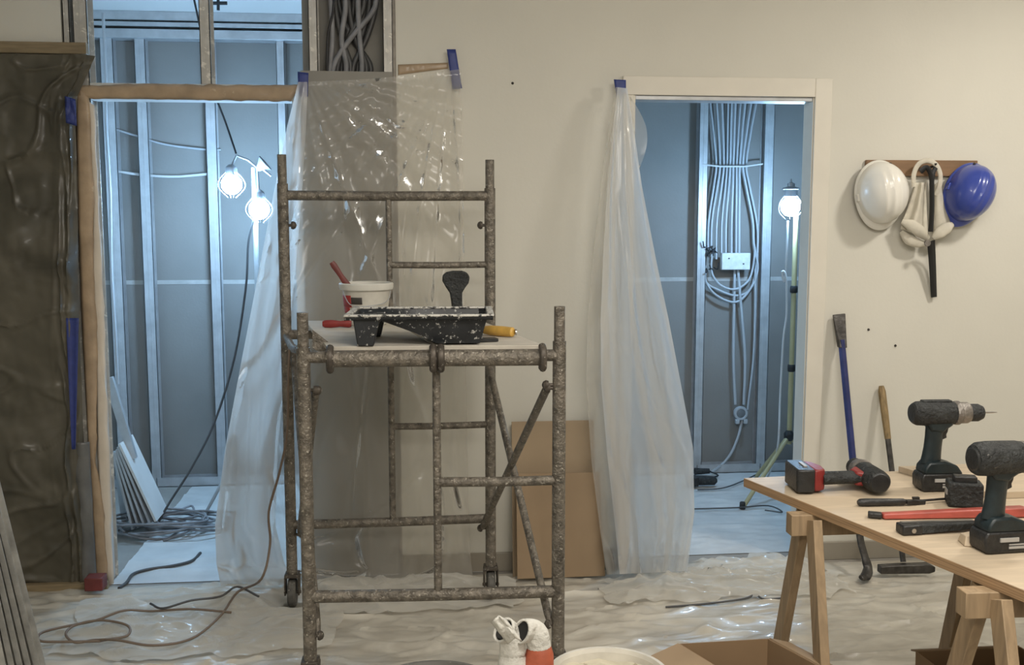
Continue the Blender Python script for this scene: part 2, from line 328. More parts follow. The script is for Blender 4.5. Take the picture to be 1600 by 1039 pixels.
strip([(118, 136), (121, 300), (127, 480), (133, 600), (142, 760), (150, 905)], [(139, 150), (147, 300), (146, 400), (152, 520), (152, 640), (150, 720), (163, 800), (168, 905)], 60, -.014, .014, 'browntape', 'side_strip', t)
strip([(118, 134), (240, 131), (360, 133), (470, 133)], [(120, 154), (240, 155), (360, 157), (455, 159)], 40, -.014, .012, 'browntape', 'head_strip', t)
strip([(136, 156), (146, 300), (144, 420), (150, 520), (152, 700), (162, 900)], [(148, 165), (155, 330), (163, 480), (166, 600), (172, 720), (178, 925)], 40, -.006, .012, 'tornpaper', 'torn_liner', t)
tag(build('brown_tape', MB().grid(30, 3, lambda u, v: P(622+u*78, 101-u*3+v*(16-u*7), Y=-.004-.003*abs(nz(u*9, v)))), 'browntape', solid=.001), 'brown tape strip on the wall along the top of the clear sheet', 'tape')
# right door frame
fo = P(1290, 400, Y=0).x; fi = D2R; ft = P(1130, 121, Y=0).z
b = MB().box(fi-.004, fo, -.014, 0, 0, ft).box(D2L-.045, fi-.004, -.014, 0, D2T-.004, ft).box(D2L-.045, D2L+.004, -.014, 0, 0, D2T-.004)
b.box(fi-.010, fi-.004, -.006, .1, 0, D2T-.004).box(D2L-.004, D2L+.012, -.006, .1, 0, D2T)
struct('trim_5', b, 'trimpaint', bev=.003)
struct('trim_6', MB().box(D2L+.012, fi-.01, .0, .1, D2T-.022, D2T-.004), 'galv', bev=.002)
struct('baseboard_back', MB().box(fo+.003, WX1, -.014, 0, 0, .085).box(XB, D2L-.05, -.014, 0, 0, .085), 'skirting', bev=.003)
for i, (x, y, lab) in enumerate(((801, 130, 'high up between the two doorways'), (1357, 515, 'under the helmet rack, near the crowbar tip'), (1399, 540, 'above the short wooden handled tool'))):
    p = P(x, y, Y=0); c = MB().lathe([(.006, 0), (.004, .006), (0.001, .008)], 10, Matrix.Translation(p) @ Matrix.Rotation(R(90), 4, 'X'))
    tag(build('wall_plug', c, 'nail'), 'small dark plug in the beige wall '+lab, 'wall plug')
# floor coverings
NL = V((P(474, 560, Y=-1.155).x, -1.155, 0)); NR = V((P(874, 560, Y=-1.185).x, -1.185, 0))
FL = V((P(448, 560, Y=-.34).x, -.34, 0)); FR = V((P(766, 560, Y=-.33).x, -.33, 0))
FEET = [(p.x, p.y) for p in (NL, NR, FL, FR)]+[(x, -1.655+s_*.235) for x in (1.09, 1.61) for s_ in (-1, 1)]+[(1.3, -2.55), (1.3, -2.0)]
def flat(x, y):
    d = min(math.hypot(x-a, y-b) for a, b in FEET); t_ = min(1, max(0, (d-.055)/.10)); return t_*t_*(3-2*t_)
def dz(x, y):
    r1 = max(0, ridge(x*1.3+nz(x, y, 9)*.8, y*5.2+.4*x, 2.1)-.55)
    r2 = max(0, ridge(x*3.1-y*2, y*7+x*1.5, 7.7)-.7); r3 = max(0, ridge(x*9, y*11, 4.2)-.6)
    return .022*r1+.015*r2+.005*r3+.011*crease(x*1.6+.3*y, y*6, 3, .045)+.008*crease(x*3+nz(x, y)*1.5, y*9, 8, .09)
YF = -.05
def fs(u, v):
    x = -1.9+u*5.7; y = -2.9+v*(2.9+YF); e = min(1, (YF-y)/.06+.1)
    return V((x, y, .001+dz(x, y)*e*flat(x, y)))
tag(build('dust_sheet', MB().grid(380, 250, fs), 'dust', smooth=70), 'crumpled beige plastic dust sheet spread over the floor before the wall', 'dust sheet')
def fp(x0, x1, y0, y1, nx, ny):
    return MB().grid(nx, ny, lambda u, v: V((x0+u*(x1-x0), y0+v*(y1-y0), .003+.5*dz(x0+u*(x1-x0)+7, (y0+v*(y1-y0))*1.3)*min(1, v*8+.1, (1-v)*8+.1))))
tag(build('floor_paper', fp(JL+.01, .30, -.02, CY-.09, 90, 80), 'paper', smooth=70), 'wrinkled white sheet on the floor inside the left doorway', 'floor sheet')
tag(build('floor_paper', fp(D2L+.03, CXR-.2, -.0+.11, CY-.09, 90, 80), 'paper', smooth=70), 'wrinkled white sheet on the floor inside the right doorway', 'floor sheet')
# ---------------------------------------------------------------- dark tarpaulin on the left
t = thing('tarpaulin', 'dark olive crinkled plastic tarpaulin covering the wall at the left', 'tarpaulin', (-1.7, -.04, 0))
TR = [(150, 88), (122, 150), (119, 200), (126, 480), (130, 640), (133, 800), (147, 905)]
def ft_(u, v):
    a = lerp_poly([(-70, 84), (-70, 300), (-70, 600), (-70, 912)], v); c = lerp_poly(TR, v)
    p = P(a[0]+(c[0]-a[0])*u, a[1]+(c[1]-a[1])*u, Y=-.03)
    x, z = p.x, p.z
    wx = x+.10*nz(x*3, z*3, 4); wz_ = z+.10*nz(x*3, z*3, 8)
    h = .05*(nz(x*1.6+z*.9, z*1.3, 2)+.5)+.030*nz(wx*4-z*1.5, wz_*3.2, 5)+.010*nz(wx*10, wz_*9, 9)+.004*nz(x*24, z*22, 2)+.013*crease(wx*1.7+z*1.3, wz_*2.2-x*1.2, 1.3, .035)+.010*crease(wx*3-z*2, wz_*4+x, 5, .04)
    h += .03*math.exp(-((u-.93)/.1)**2)*max(0, ridge((1-u)*14, v*5, 2)-.3)
    p.y -= h*min(1, (1-u)*14+.25); return p
build('sheet', MB().grid(110, 260, ft_), 'tarp', t, smooth=75)
def fg(u, v):
    x = 116+u*24+v*12; y = 690+v*222; p = P(x, y, Y=-.045); p.y -= .018*abs(nz(p.x*14, p.z*5, 8))+.012*math.sin(u*3.1); return p
build('grey_strip', MB().grid(8, 50, fg), 'greysheet', t, solid=.001, smooth=70, label='grey plastic strip down the right edge')
b = MB().box(P(-70, 70, Y=0).x, P(138, 75, Y=0).x, -.030, -.002, P(60, 85, Y=0).z, P(60, 67, Y=0).z)
tag(build('timber_batten', b, 'batten', bev=.002), 'brown batten along the top edge of the dark tarpaulin', 'batten')
tag(build('timber_batten', MB().box(P(-70, 900, Y=-.1).x, P(165, 900, Y=-.1).x, -.085, -.055, .003, .035), 'batten', bev=.002), 'brown timber strip on the floor below the dark tarpaulin', 'batten')
tag(build('brick_piece', MB().box(P(140, 910, Y=-.1).x, P(168, 910, Y=-.1).x, -.17, -.10, .03, .085), 'redhandle', bev=.004), 'reddish brick piece at the foot of the left door jamb', 'brick')
b = MB().grid(4, 30, lambda u, v: P(103+u*(20-14*v)+v*9, 497+v*205, Y=-.10+.008*math.sin(u*3.14)))
tag(build('masking_tape', b, 'bluetape', solid=.001, smooth=60), 'long tapering blue tape strip on the dark tarpaulin', 'tape')
b = MB().grid(6, 10, lambda u, v: P(101+u*17+v*2, 150+v*42+u*5, Y=-.085-.012*nz(u*3, v*3)))
tag(build('masking_tape', b, 'bluetape', solid=.001, smooth=60), 'crumpled blue tape at the top left corner of the left door frame', 'tape')
def tape(q, y, lab):
    b = MB().grid(4, 8, lambda u, v: P(*[(q[0][k]*(1-u)+q[1][k]*u)*(1-v)+(q[3][k]*(1-u)+q[2][k]*u)*v for k in (0, 1)], Y=y-.004*abs(nz(u*3, v*4))))
    tag(build('masking_tape', b, 'bluetape', solid=.0015, smooth=60), lab, 'tape')
tape([(698, 77), (712, 77), (722, 138), (707, 140)], -.045, 'long blue tape piece at the top right corner of the clear sheet')
tape([(465, 112), (482, 114), (481, 151), (466, 149)], -.075, 'short blue tape at the right end of the left door head')
tape([(959, 124), (978, 125), (978, 146), (963, 148)], -.06, 'small blue tape square at the top left of the right doorway')
# ---------------------------------------------------------------- clear sheets
A1 = (470, 128); A2 = (708, 104)
t = thing('plastic_sheet', 'clear plastic sheet with two blue tapes hanging at the right of the left doorway', 'plastic sheet', (-.3, -.1, 0))
Ls = [(466, 128), (448, 200), (428, 300), (405, 420), (378, 560), (352, 700), (336, 820), (338, 880), (345, 915)]
Rs = [(720, 108), (722, 200), (724, 300), (726, 420), (728, 560), (730, 700), (733, 820), (736, 880), (740, 905)]
def f1(u, v):
    a = lerp_poly(Ls, v); c = lerp_poly(Rs, v); x = a[0]+(c[0]-a[0])*u; y = a[1]+(c[1]-a[1])*u+math.sin(u*3.14)*4*(1-v)
    t1 = math.atan2(x-A1[0], y-A1[1]+25); t2 = math.atan2(A2[0]-x, y-A2[1]+25)
    d1 = math.hypot(x-A1[0], y-A1[1])/400; d2 = math.hypot(x-A2[0], y-A2[1])/400
    h = .022*min(1, d1*2)*math.sin(t1*34+3*nz(t1*4, v*2, 1))*math.exp(-d1*.5)
    h += .016*min(1, d2*2)*math.sin(t2*30+3*nz(t2*4, v*2, 5))*math.exp(-d2*.7)
    h += .02*v*math.sin(u*26+4*nz(u*3, v*2.2, 7))*(.5 if u > .35 else 1)+.014*crease(u*4+v*3, v*3.5-u*2, 2, .06)*(.3+v)
    cy_ = math.exp(-((y-205)/70)**2)*math.exp(-((x-590)/75)**2); h += .030*cy_*crease(x*.018, y*.03, 4, .2)+.012*cy_*nz(x*.06, y*.06, 1)
    h -= .018*min(1, d2*3)*crease(t2*7, d2*.8, 3, .10)+.017*min(1, d1*3)*crease(t1*6, d1*.8, 8, .10)
    lf = max(0, 1-u/.38)
    return P(x, y, Y=min(-.022, -.065-.03*v-.10*v*lf*v+h*(.45+.55*v)))
build('hanging_sheet', MB().grid(150, 150, f1), 'film', t, smooth=80)
# the thicker gathered left edge over the doorway
def f1b(u, v):
    a = lerp_poly(Ls, v); x = a[0]+u*(14+104*v**.9)*(1 if v < .9 else 1.05); y = a[1]
    h = .040*v*math.sin(u*8+1.5*nz(u*2, v*2, 4))+.010*v*nz(u*3, v*5, 2)+.008*v*v*crease(u*2.2+v*4, v*9-u*3, 6, .12)
    return P(x, y, Y=-.085-.03*v-.11*v*v+h)
build('gathered_edge', MB().grid(50, 150, f1b), 'filmb', t, smooth=80, label='whiter doubled left edge of the sheet')
def puddle(x0, x1, y0, y1, n, seed, hmax, taper=.15):
    def fn(u, v):
        yy = y0+v*(y1-y0)+.08*nz(u*4, seed)+.05*nz(u*11, seed+3); xx = x0+u*(x1-x0)+.10*nz(v*3, seed+7)
        e = min(1, u/taper, (1-u)/taper, (1-v)/.3+.0); h = .45+.35*crease(xx*4, yy*8, seed, .25)+.35*crease(xx*8+yy*3, yy*14, seed+1, .2)+.15*nz(xx*9, yy*9, seed)
        return V((xx, yy, .0025+(.010+dz(xx, yy)+max(0, h)*hmax*max(0, e))*flat(xx, yy)))
    return MB().grid(n, n//2, fn)
build('spread_hem', puddle(-1.20, .42, -.17, -.50, 110, 3.3, .035), 'filmf', t, smooth=80)
t = thing('plastic_sheet', 'clear plastic sheet fanning down from one blue tape at the left of the right doorway', 'plastic sheet', (1.1, -.1, 0))
L2 = [(962, 136), (950, 210), (938, 300), (927, 400), (918, 500), (916, 600), (924, 720), (938, 830), (948, 898)]
R2 = [(980, 138), (990, 200), (1003, 290), (1024, 400), (1045, 500), (1062, 590), (1083, 700), (1085, 800), (1074, 892)]
def f2(u, v, off=0., ph=0.):
    a = lerp_poly(L2, v); c = lerp_poly(R2, v); x = a[0]+(c[0]-a[0])*u; y = a[1]+(c[1]-a[1])*u
    w = v**.8
    h = .055*w*math.sin(u*15+3.5*nz(u*2.2, v*1.6, 1+ph)+ph)+.014*w*math.sin(u*34+5*nz(u*4, v*2, 9+ph))+.016*w*crease(u*5, v*4, 5+ph, .12)+.02*w*v*crease(u*4+v*3, v*9-u*3, 8+ph, .12)
    return P(x, y, Y=-.08-.17*w-off+h*(.55))
build('hanging_sheet', MB().grid(120, 150, f2), 'film', t, smooth=80)
def f2b(u, v):
    uu = .16+.84*u; p = f2(uu, v, .02+.05*v, 2.2); return p
build('front_fold', MB().grid(110, 150, f2b), 'filmb', t, smooth=80)
def f2c(u, v):
    y = 150+v*115; x = 984+math.sin(v*3.14)*20*(u) + v*14; return P(x, y, Y=-.075-.01*u)
build('curled_flap', MB().grid(6, 24, f2c), 'film', t, smooth=80)
build('spread_hem', puddle(.76, 1.80, -.20, -.46, 110, 6.1, .055), 'filmf', t, smooth=80)
build('doorway_hem', puddle(1.16, 1.78, -.07, -.24, 50, 9.1, .03), 'filmf', t, smooth=80)
tag(build('plastic_offcut', puddle(-1.35, -.35, -.30, -.78, 90, 12.4, .028), 'filmf', smooth=80), 'rumpled clear plastic lying on the floor before the left doorway', 'plastic sheet')
# ---------------------------------------------------------------- scaffold
nl = P(485, 1039, Y=-1.155); nr = P(874, 900, Y=-1.185)
t = thing('scaffold_tower', 'paint-spattered tubular steel scaffold tower between the two doorways', 'scaffold', ((NL+FR)/2))
ZB, ZT = .35, 1.125; RU = .0215
def up_(p, z): return V((p.x, p.y, z))
for p, z0, z1 in ((NL, .14, 1.265), (NR, .14, 1.28), (FL, .14, 1.80), (FR, .14, 1.785)):
    s = build('upright', MB().tube([up_(p, z0), up_(p, z1-.11)], RU, 16).tube([up_(p, z1-.11), up_(p, z1)], RU*.82, 16), 'scaf', t)
def bar(a, c, z, r=.018, name='cross_bar', z2=None):
    return build(name, MB().tube(cr([up_(a, z), up_(a.lerp(c, .04), z), up_(a.lerp(c, .5), z-.002), up_(a.lerp(c, .96), z if z2 is None else z2), up_(c, z if z2 is None else z2)], 3), r, 12), 'scaf', t)
mn = NL.lerp(NR, .515); mf = FL.lerp(FR, .505)
bar(NL, NR, ZB, .020); bar(NL, NR, ZT, .019); bar(mn, NR, .72, .016, 'rung')
bar(FL, FR, ZB-.01, .019); bar(FL, FR, ZT-.02, .019); bar(mf, FR, .73, .014, 'rung'); bar(mf, FR, 1.375, .013, 'rung'); bar(FL, FR, 1.645, .019)
build('centre_post', MB().tube([up_(mn, ZB), up_(mn, ZT)], .013, 12), 'scaf', t)
build('centre_post', MB().tube([up_(mf, ZB), up_(mf, ZT-.02)], .013, 12), 'scaf', t)
build('centre_post', MB().tube([up_(mf, ZT-.02), up_(mf, 1.645)], .012, 12), 'scaf', t)
# cross braces on both sides, with pins
def knob(p, ax=V((1, 0, 0))):
    m = V((0, 0, 1)).rotation_difference(ax).to_matrix().to_4x4()
    return MB().lathe([(.006, -.03), (.006, .0), (.014, .0), (.016, .008), (.012, .016), (.004, .02)], 12, Matrix.Translation(p) @ m)
def brace(a, c, side):
    o = V((side, 0, 0)); a = a+o; c = c+o
    s = build('cross_brace', MB().tube([a, a.lerp(c, .03), a.lerp(c, .97), c], [.009, .0135, .0135, .009], 12), 'scaf', t)
    build('brace_pin', knob(a, V((-1 if side < 0 else 1, 0, 0))), 'scafdark', s, origin=parent_world(t)); build('brace_pin', knob(c, V((-1 if side < 0 else 1, 0, 0))), 'scafdark', s, origin=parent_world(t))
brace(up_(FR, 1.05), up_(NR, .24), -.025); brace(up_(NR, 1.03), up_(FR, .30), -.035)
brace(up_(FL, 1.05), up_(NL, .22), .025); brace(up_(NL, 1.02), up_(FL, .30), .035)
bar(FL, NL, 1.10, .013, 'side_rail', 1.155)
build('gusset', MB().prism([(0, 0), (.0, .06), (.11, -.03), (.11, -.06)], lambda a, c: V((NL.x+a+.02, NL.y+.10, 1.14+c)), (0, .004, 0)), 'scaf', t)
for p in (FL, FR, NL, NR):                                    # casters
    c = MB().box(p.x-.028, p.x+.028, p.y-.03, p.y+.03, .128, .142).box(p.x-.030, p.x-.024, p.y-.026, p.y+.028, .055, .13).box(p.x+.024, p.x+.030, p.y-.026, p.y+.028, .055, .13).tube([(p.x-.034, p.y, .062), (p.x+.034, p.y, .062)], .007, 10)
    cc = build('caster', c, 'scafdark', t, bev=.002)
    build('wheel', MB().lathe([(.02, -.016), (.052, -.016), (.0585, -.010), (.0585, .010), (.052, .016), (.02, .016)], 28, Matrix.Translation((p.x, p.y, .0615)) @ Matrix.Rotation(R(90), 4, 'Y')), 'rubber', cc, origin=parent_world(t))
for i, p in enumerate((NL, FL, FR, NR)):
    d = V((1 if p in (NL, FL) else -1, 0, 0))
    build('lock_pin', knob(up_(p, 1.02 if p in (NL, NR) else 1.53)+d*.03, d), 'scafdark', t)
# platform boards
DZ = ZT+.021; D0 = .035
def dk(a, b_): # a across 0..1, b_ depth 0..1
    n = NL.lerp(NR, a); f = FL.lerp(FR, a); return n.lerp(f, b_)
plats = []
for i, (a0, a1, lab) in enumerate(((.09, .505, 'dusty pale platform board at the left of the scaffold, under the bucket and tray legs'), (.515, .93, 'dusty pale platform board at the right of the scaffold, under the yellow handle'))):
    q = [dk(a0, -.02), dk(a1, -.02), dk(a1, .985), dk(a0, .985)]
    o = thing('platform_board', lab, 'platform board', up_(dk((a0+a1)/2, .5), DZ))
    build('deck', MB().hexa([up_(p, DZ) for p in q], [up_(p, DZ+.014) for p in q]), 'deck', o, bev=.002)
    rp = [up_(dk(a0, -.035), ZT-.002), up_(dk(a1, -.035), ZT-.002)]
    build('front_sleeve', MB().tube(rp, .0265, 14), 'scaf', o)
    for a in (a0+.01, a1-.01):
        c = dk(a, -.035); build('hook', MB().tube(cr([up_(c, DZ+.012), up_(c, DZ+.006)+V((0, -.03, -.012)), up_(c, ZT-.03)+V((0, -.024, 0)), up_(c, ZT-.033)], 3), .012, 10), 'scafdark', o)
DT = DZ+.0145
# ---------------------------------------------------------------- things on the platform
def mwz(loc, rz=0, s=1): return Matrix.Translation(loc) @ Matrix.Rotation(rz, 4, 'Z') @ Matrix.Scale(s, 4)
p0 = P(541, 537, Z=DT)
# paint tray: L along x, deep end at the right
tp = P(546, 541, Z=DT); LT = .44; WT = .27; ZR = .094
t = thing('paint_tray', 'black roller tray crusted with grey and white paint on the scaffold platform', 'paint tray', None, mw=mwz(tp, R(-3)), local=True)
def fz(l):
    return .095 if l < .10 else (.095-(l-.10)/.17*.088 if l < .27 else .007)
rows = []
def tr(u, v):
    # v across width: outer lip -> wall -> floor -> wall -> lip ; u along length incl. end walls
    us = [(-.012, ZR-.012), (-.012, ZR), (.0, ZR), (.006, .080), (.05, .079), (.10, .078), (.16, .056), (.22, .033), (.27, .007), (.34, .007), (.405, .007), (.43, ZR), (.445, ZR), (.445, ZR-.012)]
    l, zf = us[round(u*(len(us)-1))]
    ws = [(-.012, -1), (-.012, 0), (0, 0), (.02, 1), (.09, 1), (.18, 1), (WT-.02, 1), (WT, 0), (WT+.012, 0), (WT+.012, -1)]
    y, k = ws[round(v*(len(ws)-1))]
    z = zf if k == 1 else (ZR if k == 0 else ZR-.012)
    if k == 1 and (u == 0 or u == 1): z = ZR-.012
    if k == -1: z = ZR-.012
    if k == 0: z = max(z, zf if zf > ZR-.001 else ZR)
    if u == 0 or u == 1: z = ZR-.012
    l2 = l if k != 1 or l < 0 or l > .43 else l
    return (l2, y, z)
build('basin', MB().grid(13, 9, tr), 'tray', t, solid=.004, smooth=30)
b = MB()
for y0, y1 in ((-.016, 0.006), (WT-.006, WT+.016)): b.box(-.016, .450, y0, y1, ZR-.002, ZR+.005)
for x0, x1 in ((-.016, .006), (.428, .450)): b.box(x0, x1, .006, WT-.006, ZR-.002, ZR+.005)
build('rim', b, 'trayrim', t, bev=.003)
build('paint_pool', MB().box(.235, .415, .02, WT-.02, .02, .03), 'wetpaint', t)
for y in (-.006, WT-.024):
    build('leg', MB().hexa([(.025, y, 0), (.075, y, 0), (.075, y+.03, 0), (.025, y+.03, 0)], [(.012, y, .085), (.095, y, .085), (.095, y+.03, .085), (.012, y+.03, .085)]), 'tray', t, bev=.004)
# bucket
bp = P(573, 498, Y=-.52); bp.z = DT
t = thing('paint_bucket', 'small white bucket with a torn red label behind the roller tray', 'bucket', None, mw=mwz(bp, 0, .93), local=True)
SB = .118
build('body', MB().lathe([(.076, 0), (.080, .004), (.095, .135), (.100, .150), (.092, .150), (.088, .135), (.074, .01)], 40), 'bucketpl', t)
build('rim', MB().lathe([(.098, .142), (.106, .143), (.109, .152), (.109, .166), (.104, .170), (.096, .168), (.094, .150)], 40, cap0=False, cap1=False), 'whitepl', t)
def lab_(a0, a1, z0, z1, m, nm):
    build(nm, MB().grid(12, 3, lambda u, v: (lambda a, z: V(((.0815+z*.104)*math.cos(a), (.0815+z*.104)*math.sin(a), z)))(R(a0+(a1-a0)*u), z0+(z1-z0)*v)), m, t, solid=.001)
lab_(185, 232, .075, .122, 'redlab', 'red_label'); lab_(232, 262, .088, .115, 'darklab', 'dark_label'); lab_(192, 225, .05, .075, 'redlab', 'red_label')
hb = cr([(-.085+k*.0, 0, 0) for k in range(1)]+[(-.10, -.02, .155), (-.06, -.10, .09), (.02, -.115, .085), (.085, -.06, .10), (.10, .0, .155)], 6)[6:]
build('wire_handle', MB().tube(hb, .002, 6), 'galv', t)
def flatbrush(name, lab, cat, a, c, w0, m, r=.011):
    a, c = V(a), V(c); d = (c-a)
    o = thing(name, lab, cat, a); build('handle', MB().tube([a+d*k for k in (0, .08, .3, .6, .9, 1)], [r*.7, r, r*1.1, r*.8, r, r*.8], 10, flat=.6), m, o)
    return o, d.normalized()
a = bp+V((-.125, -.01, .235)); c = bp+V((-.045, .0, .11))
o, d = flatbrush('paint_brush', 'reddish brush handle sticking out of the small white bucket', 'paint brush', c, a, .04, 'redhandle', .012)
build('bristles', MB().beam(c, c-d*.06, .022, .008, (0, 1, 0)), 'hickory', o); build('ferrule', MB().beam(c+d*.012, c-d*.004, .023, .009, (0, 1, 0)), 'steel', o)
# red handled scraper at the left of the board
a = P(504, 506, Z=DT+.014); c = a+V((.16, -.02, 0))
o, d = flatbrush('scraper', 'red-handled scraper lying behind the tray legs at the left edge', 'scraper', a, a+V((.105, -.013, 0)), .04, 'red', .0135)
build('blade', MB().prism([(0, -.008), (.035, -.03), (.06, -.03), (.06, .03), (.035, .03), (0, .008)], lambda x, y: a+V((.105+x, -.013+y, -.004-x*.10)), (0, 0, .001)), 'steel', o)
# black handled tool standing behind the tray
q = P(713, 487, Y=-.62)
def TT(x, z): return V((q.x+(x-713)*3.75/F, -.62, q.z-(z-487)*3.75/F))
# its foot stands on the deck
ol = [(706, 530), (706, 480), (705, 470), (703, 458), (697, 449), (692, 440), (692, 431), (698, 426), (708, 424), (722, 424), (730, 427), (734, 434), (732, 443), (726, 451), (722, 458), (722, 474), (724, 487), (722, 530)]
bot = TT(713, 530)
t = thing('filling_knife', 'black-handled filling knife standing upright behind the roller tray, crusted with plaster', 'filling knife', (q.x, -.62, DT))
zf0 = DT
pol = [(x, z) for x, z in ol]
def TT2(x, z):
    p = TT(x, z); p.z = max(p.z, DT+.002); return p
build('handle', MB().prism(pol, lambda a_, b_: TT2(a_, b_), (0, .011, 0)), 'trayrim2' if 'trayrim2' in M else 'blackrough', t, bev=.006, smooth=50)
build('blade', MB().prism([(-.045, 0), (.045, 0), (.02, .05), (-.02, .05)], lambda x, z: V((q.x+x, -.60, DT+z)), (0, .001, 0)), 'steel', t)
# yellow handle
a = P(803, 519, Z=DT+.018); c = P(752, 515, Z=DT+.018)
t = thing('pointing_trowel', 'yellow-handled trowel with a dark blade at the right of the roller tray', 'trowel', a)
build('handle', MB().tube([a.lerp(c, k) for k in (0, .04, .3, .7, 1)], [.010, .016, .0175, .017, .012], 14), 'yellow', t)
build('end_ring', MB().lathe([(.006, -.002), (.010, -.002), (.010, .003), (.006, .003)], 12, Matrix.Translation(a+V((.006, 0, 0))) @ Matrix.Rotation(R(90), 4, 'Y')), 'steel', t)
a2 = P(776, 530, Z=DT+.006); c2 = P(735, 532, Z=DT+.006)
build('blade', MB().beam(a2, c2-V((.05, 0, 0)), .022, .005, (0, 1, 0)), 'black', t, bev=.001)
# ---------------------------------------------------------------- leaning cardboard
def board(q0, q1, zt, lean, m, lab, th=.006, x1t=0):
    a, c = q0, q1
    b = MB().hexa([a, c, c+V((0, th, 0)), a+V((0, th, 0))], [V((a.x, a.y+lean, zt)), V((c.x+x1t, c.y+lean, zt)), V((c.x+x1t, c.y+lean+th, zt)), V((a.x, a.y+lean+th, zt))])
    return tag(build('cardboard_sheet', b, m, bev=.001), lab, 'cardboard')
q0 = V((P(800, 740, Y=-.06).x, -.10, .004)); q1 = V((P(932, 740, Y=-.06).x, -.10, .004))
board(q0, q1, P(860, 658, Y=-.04).z, .06, 'card2', 'taller pale cardboard sheet leaning on the wall, rear one of two', x1t=-.01)
q0 = V((P(808, 905, Y=-.16).x, -.17, .02)); q1 = V((P(945, 900, Y=-.16).x, -.17, .02))
board(q0, q1, P(860, 740, Y=-.12).z, .055, 'card', 'shorter brown cardboard sheet leaning on the wall, front one of two', x1t=-.02)
# ---------------------------------------------------------------- helmet rack and what hangs there
ra = P(1352, 275, Y=-.012); rb = P(1526, 251, Y=-.012)
t = thing('coat_rack', 'brown wooden hook rail on the right wall above two helmets', 'hook rail', (ra.x, -.0, ra.z))
build('rail', MB().box(ra.x, rb.x, -.022, -.001, ra.z, rb.z), 'rackwood', t, bev=.002)
for x in (1382, 1452, 1512):
    p = P(x, 262, Y=-.022); build('peg', MB().tube([p, p+V((0, -.045, .006)), p+V((0, -.055, .016))], .006, 8), 'darksteel', t)
def helmet(lab, m, cx, cy, w, h, tilt, dep):
    c = P(cx, cy, Y=-.075)
    T = Matrix.Translation((c.x, -.026, c.z)) @ Matrix.Rotation(tilt, 4, 'Y') @ Matrix.Rotation(R(90), 4, 'X')
    # local: x right, y up (world z), z out of the wall (-Y)
    t = thing('safety_helmet', lab, 'helmet', None, mw=T, local=True)
    def dome(u, v):
        a = u*2*math.pi; ph = v*math.pi/2; rr = math.cos(ph)**.86; zz = math.sin(ph)**.92
        x = w*rr*math.cos(a); y = h*rr*math.sin(a)+.006; z = .022+dep*zz
        for k, amp, wd in ((0, .006, .011), (-.034, .004, .008), (.034, .004, .008)):
            z += amp*math.exp(-((x-k)/wd)**2)*(1 if zz > .35 else zz/.35)*(1 if abs(y) < h*.75 else .3)
        return (x, y, z)
    build('shell', MB().grid(72, 24, dome), m, t, smooth=60)
    def brim(u, v):
        a = u*2*math.pi; pk = max(0, -math.sin(a))**2.5
        r0 = [1.0, 1.05+.13*pk, 1.065+.16*pk, 1.05+.15*pk, 1.0][round(v*4)]; z = [.022, .016-.006*pk, .010-.008*pk, .006-.006*pk, .006][round(v*4)]+.004
        return (w*r0*math.cos(a), h*r0*math.sin(a)+.006, z)
    build('brim', MB().grid(72, 4, brim), m, t, smooth=60)
    build('headband', MB().lathe([(.93, .004), (.93, .03), (.90, .03), (.90, .004)], 40, Matrix(), False, False, w, h), 'fabricdark', t)
    for s in (-1, 1): build('slot_clip', MB().box(s*w*1.0-.006, s*w*1.0+.006, -.02, .012, .026, .045), m, t, bev=.003)
    return t
helmet('white safety helmet hanging at the left end of the hook rail', 'helmw', 1380, 303, .108, .134, R(-7), .135)
helmet('blue safety helmet hanging at the right end of the hook rail', 'helmb', 1516, 303, .100, .128, R(22), .130)
# cream face guard
g0 = P(1450, 262, Y=-.07)
t = thing('face_guard', 'cream fabric hood with black straps hanging between the two helmets', 'face guard', (g0.x, -.05, g0.z))
def gp(x, y, Y=-.07): return P(x, y, Y=Y)
build('loop', MB().tube(cr([gp(1428, 292), gp(1428, 272), gp(1436, 256), gp(1449, 251), gp(1462, 257), gp(1469, 272), gp(1468, 290), gp(1462, 305, -.06)], 6), .011, 10, flat=.6, side=(0, 0, 1)), 'cream', t)
Lg = [(1429, 285), (1424, 305), (1418, 325), (1410, 345), (1407, 358)]; Lh = [(1447, 285), (1447, 305), (1448, 325), (1449, 345), (1450, 372)]
def gl(u, v):
    a = lerp_poly(Lg, v); c = lerp_poly(Lh, v); return gp(a[0]+(c[0]-a[0])*u, a[1]+(c[1]-a[1])*u, -.05-.03*math.sin(u*3.14)-.012*math.sin(u*11+v*3))
build('left_panel', MB().grid(16, 16, gl), 'cream', t, solid=.003, smooth=70)
Rg = [(1462, 285), (1464, 305), (1467, 325), (1473, 340), (1480, 352)]; Rh = [(1470, 285), (1475, 305), (1481, 325), (1486, 345), (1488, 362)]
def gr(u, v):
    a = lerp_poly([(1458, 290), (1458, 310), (1458, 330), (1458, 350), (1460, 372)], v); c = lerp_poly([(1470, 282), (1473, 305), (1477, 325), (1484, 345), (1488, 360)], v)
    return gp(a[0]+(c[0]-a[0])*u, a[1]+(c[1]-a[1])*u, -.045-.02*math.sin(u*3.14))
build('right_panel', MB().grid(12, 16, gr), 'cream', t, solid=.003, smooth=70)
def lobe(pts, nm):
    build(nm, MB().tube(cr([gp(x, y, Y) for x, y, Y, r in pts], 4), [r_ for r_ in [lerp_poly([(p_[3],) for p_ in pts], k/((len(pts)-1)*4))[0] for k in range((len(pts)-1)*4+1)]], 14, flat=.55, side=(0, 0, 1)), 'cream', t, smooth=70)
lobe([(1409, 346, -.07, .010), (1424, 352, -.085, .026), (1438, 362, -.085, .026), (1450, 373, -.07, .012)], 'left_lobe')
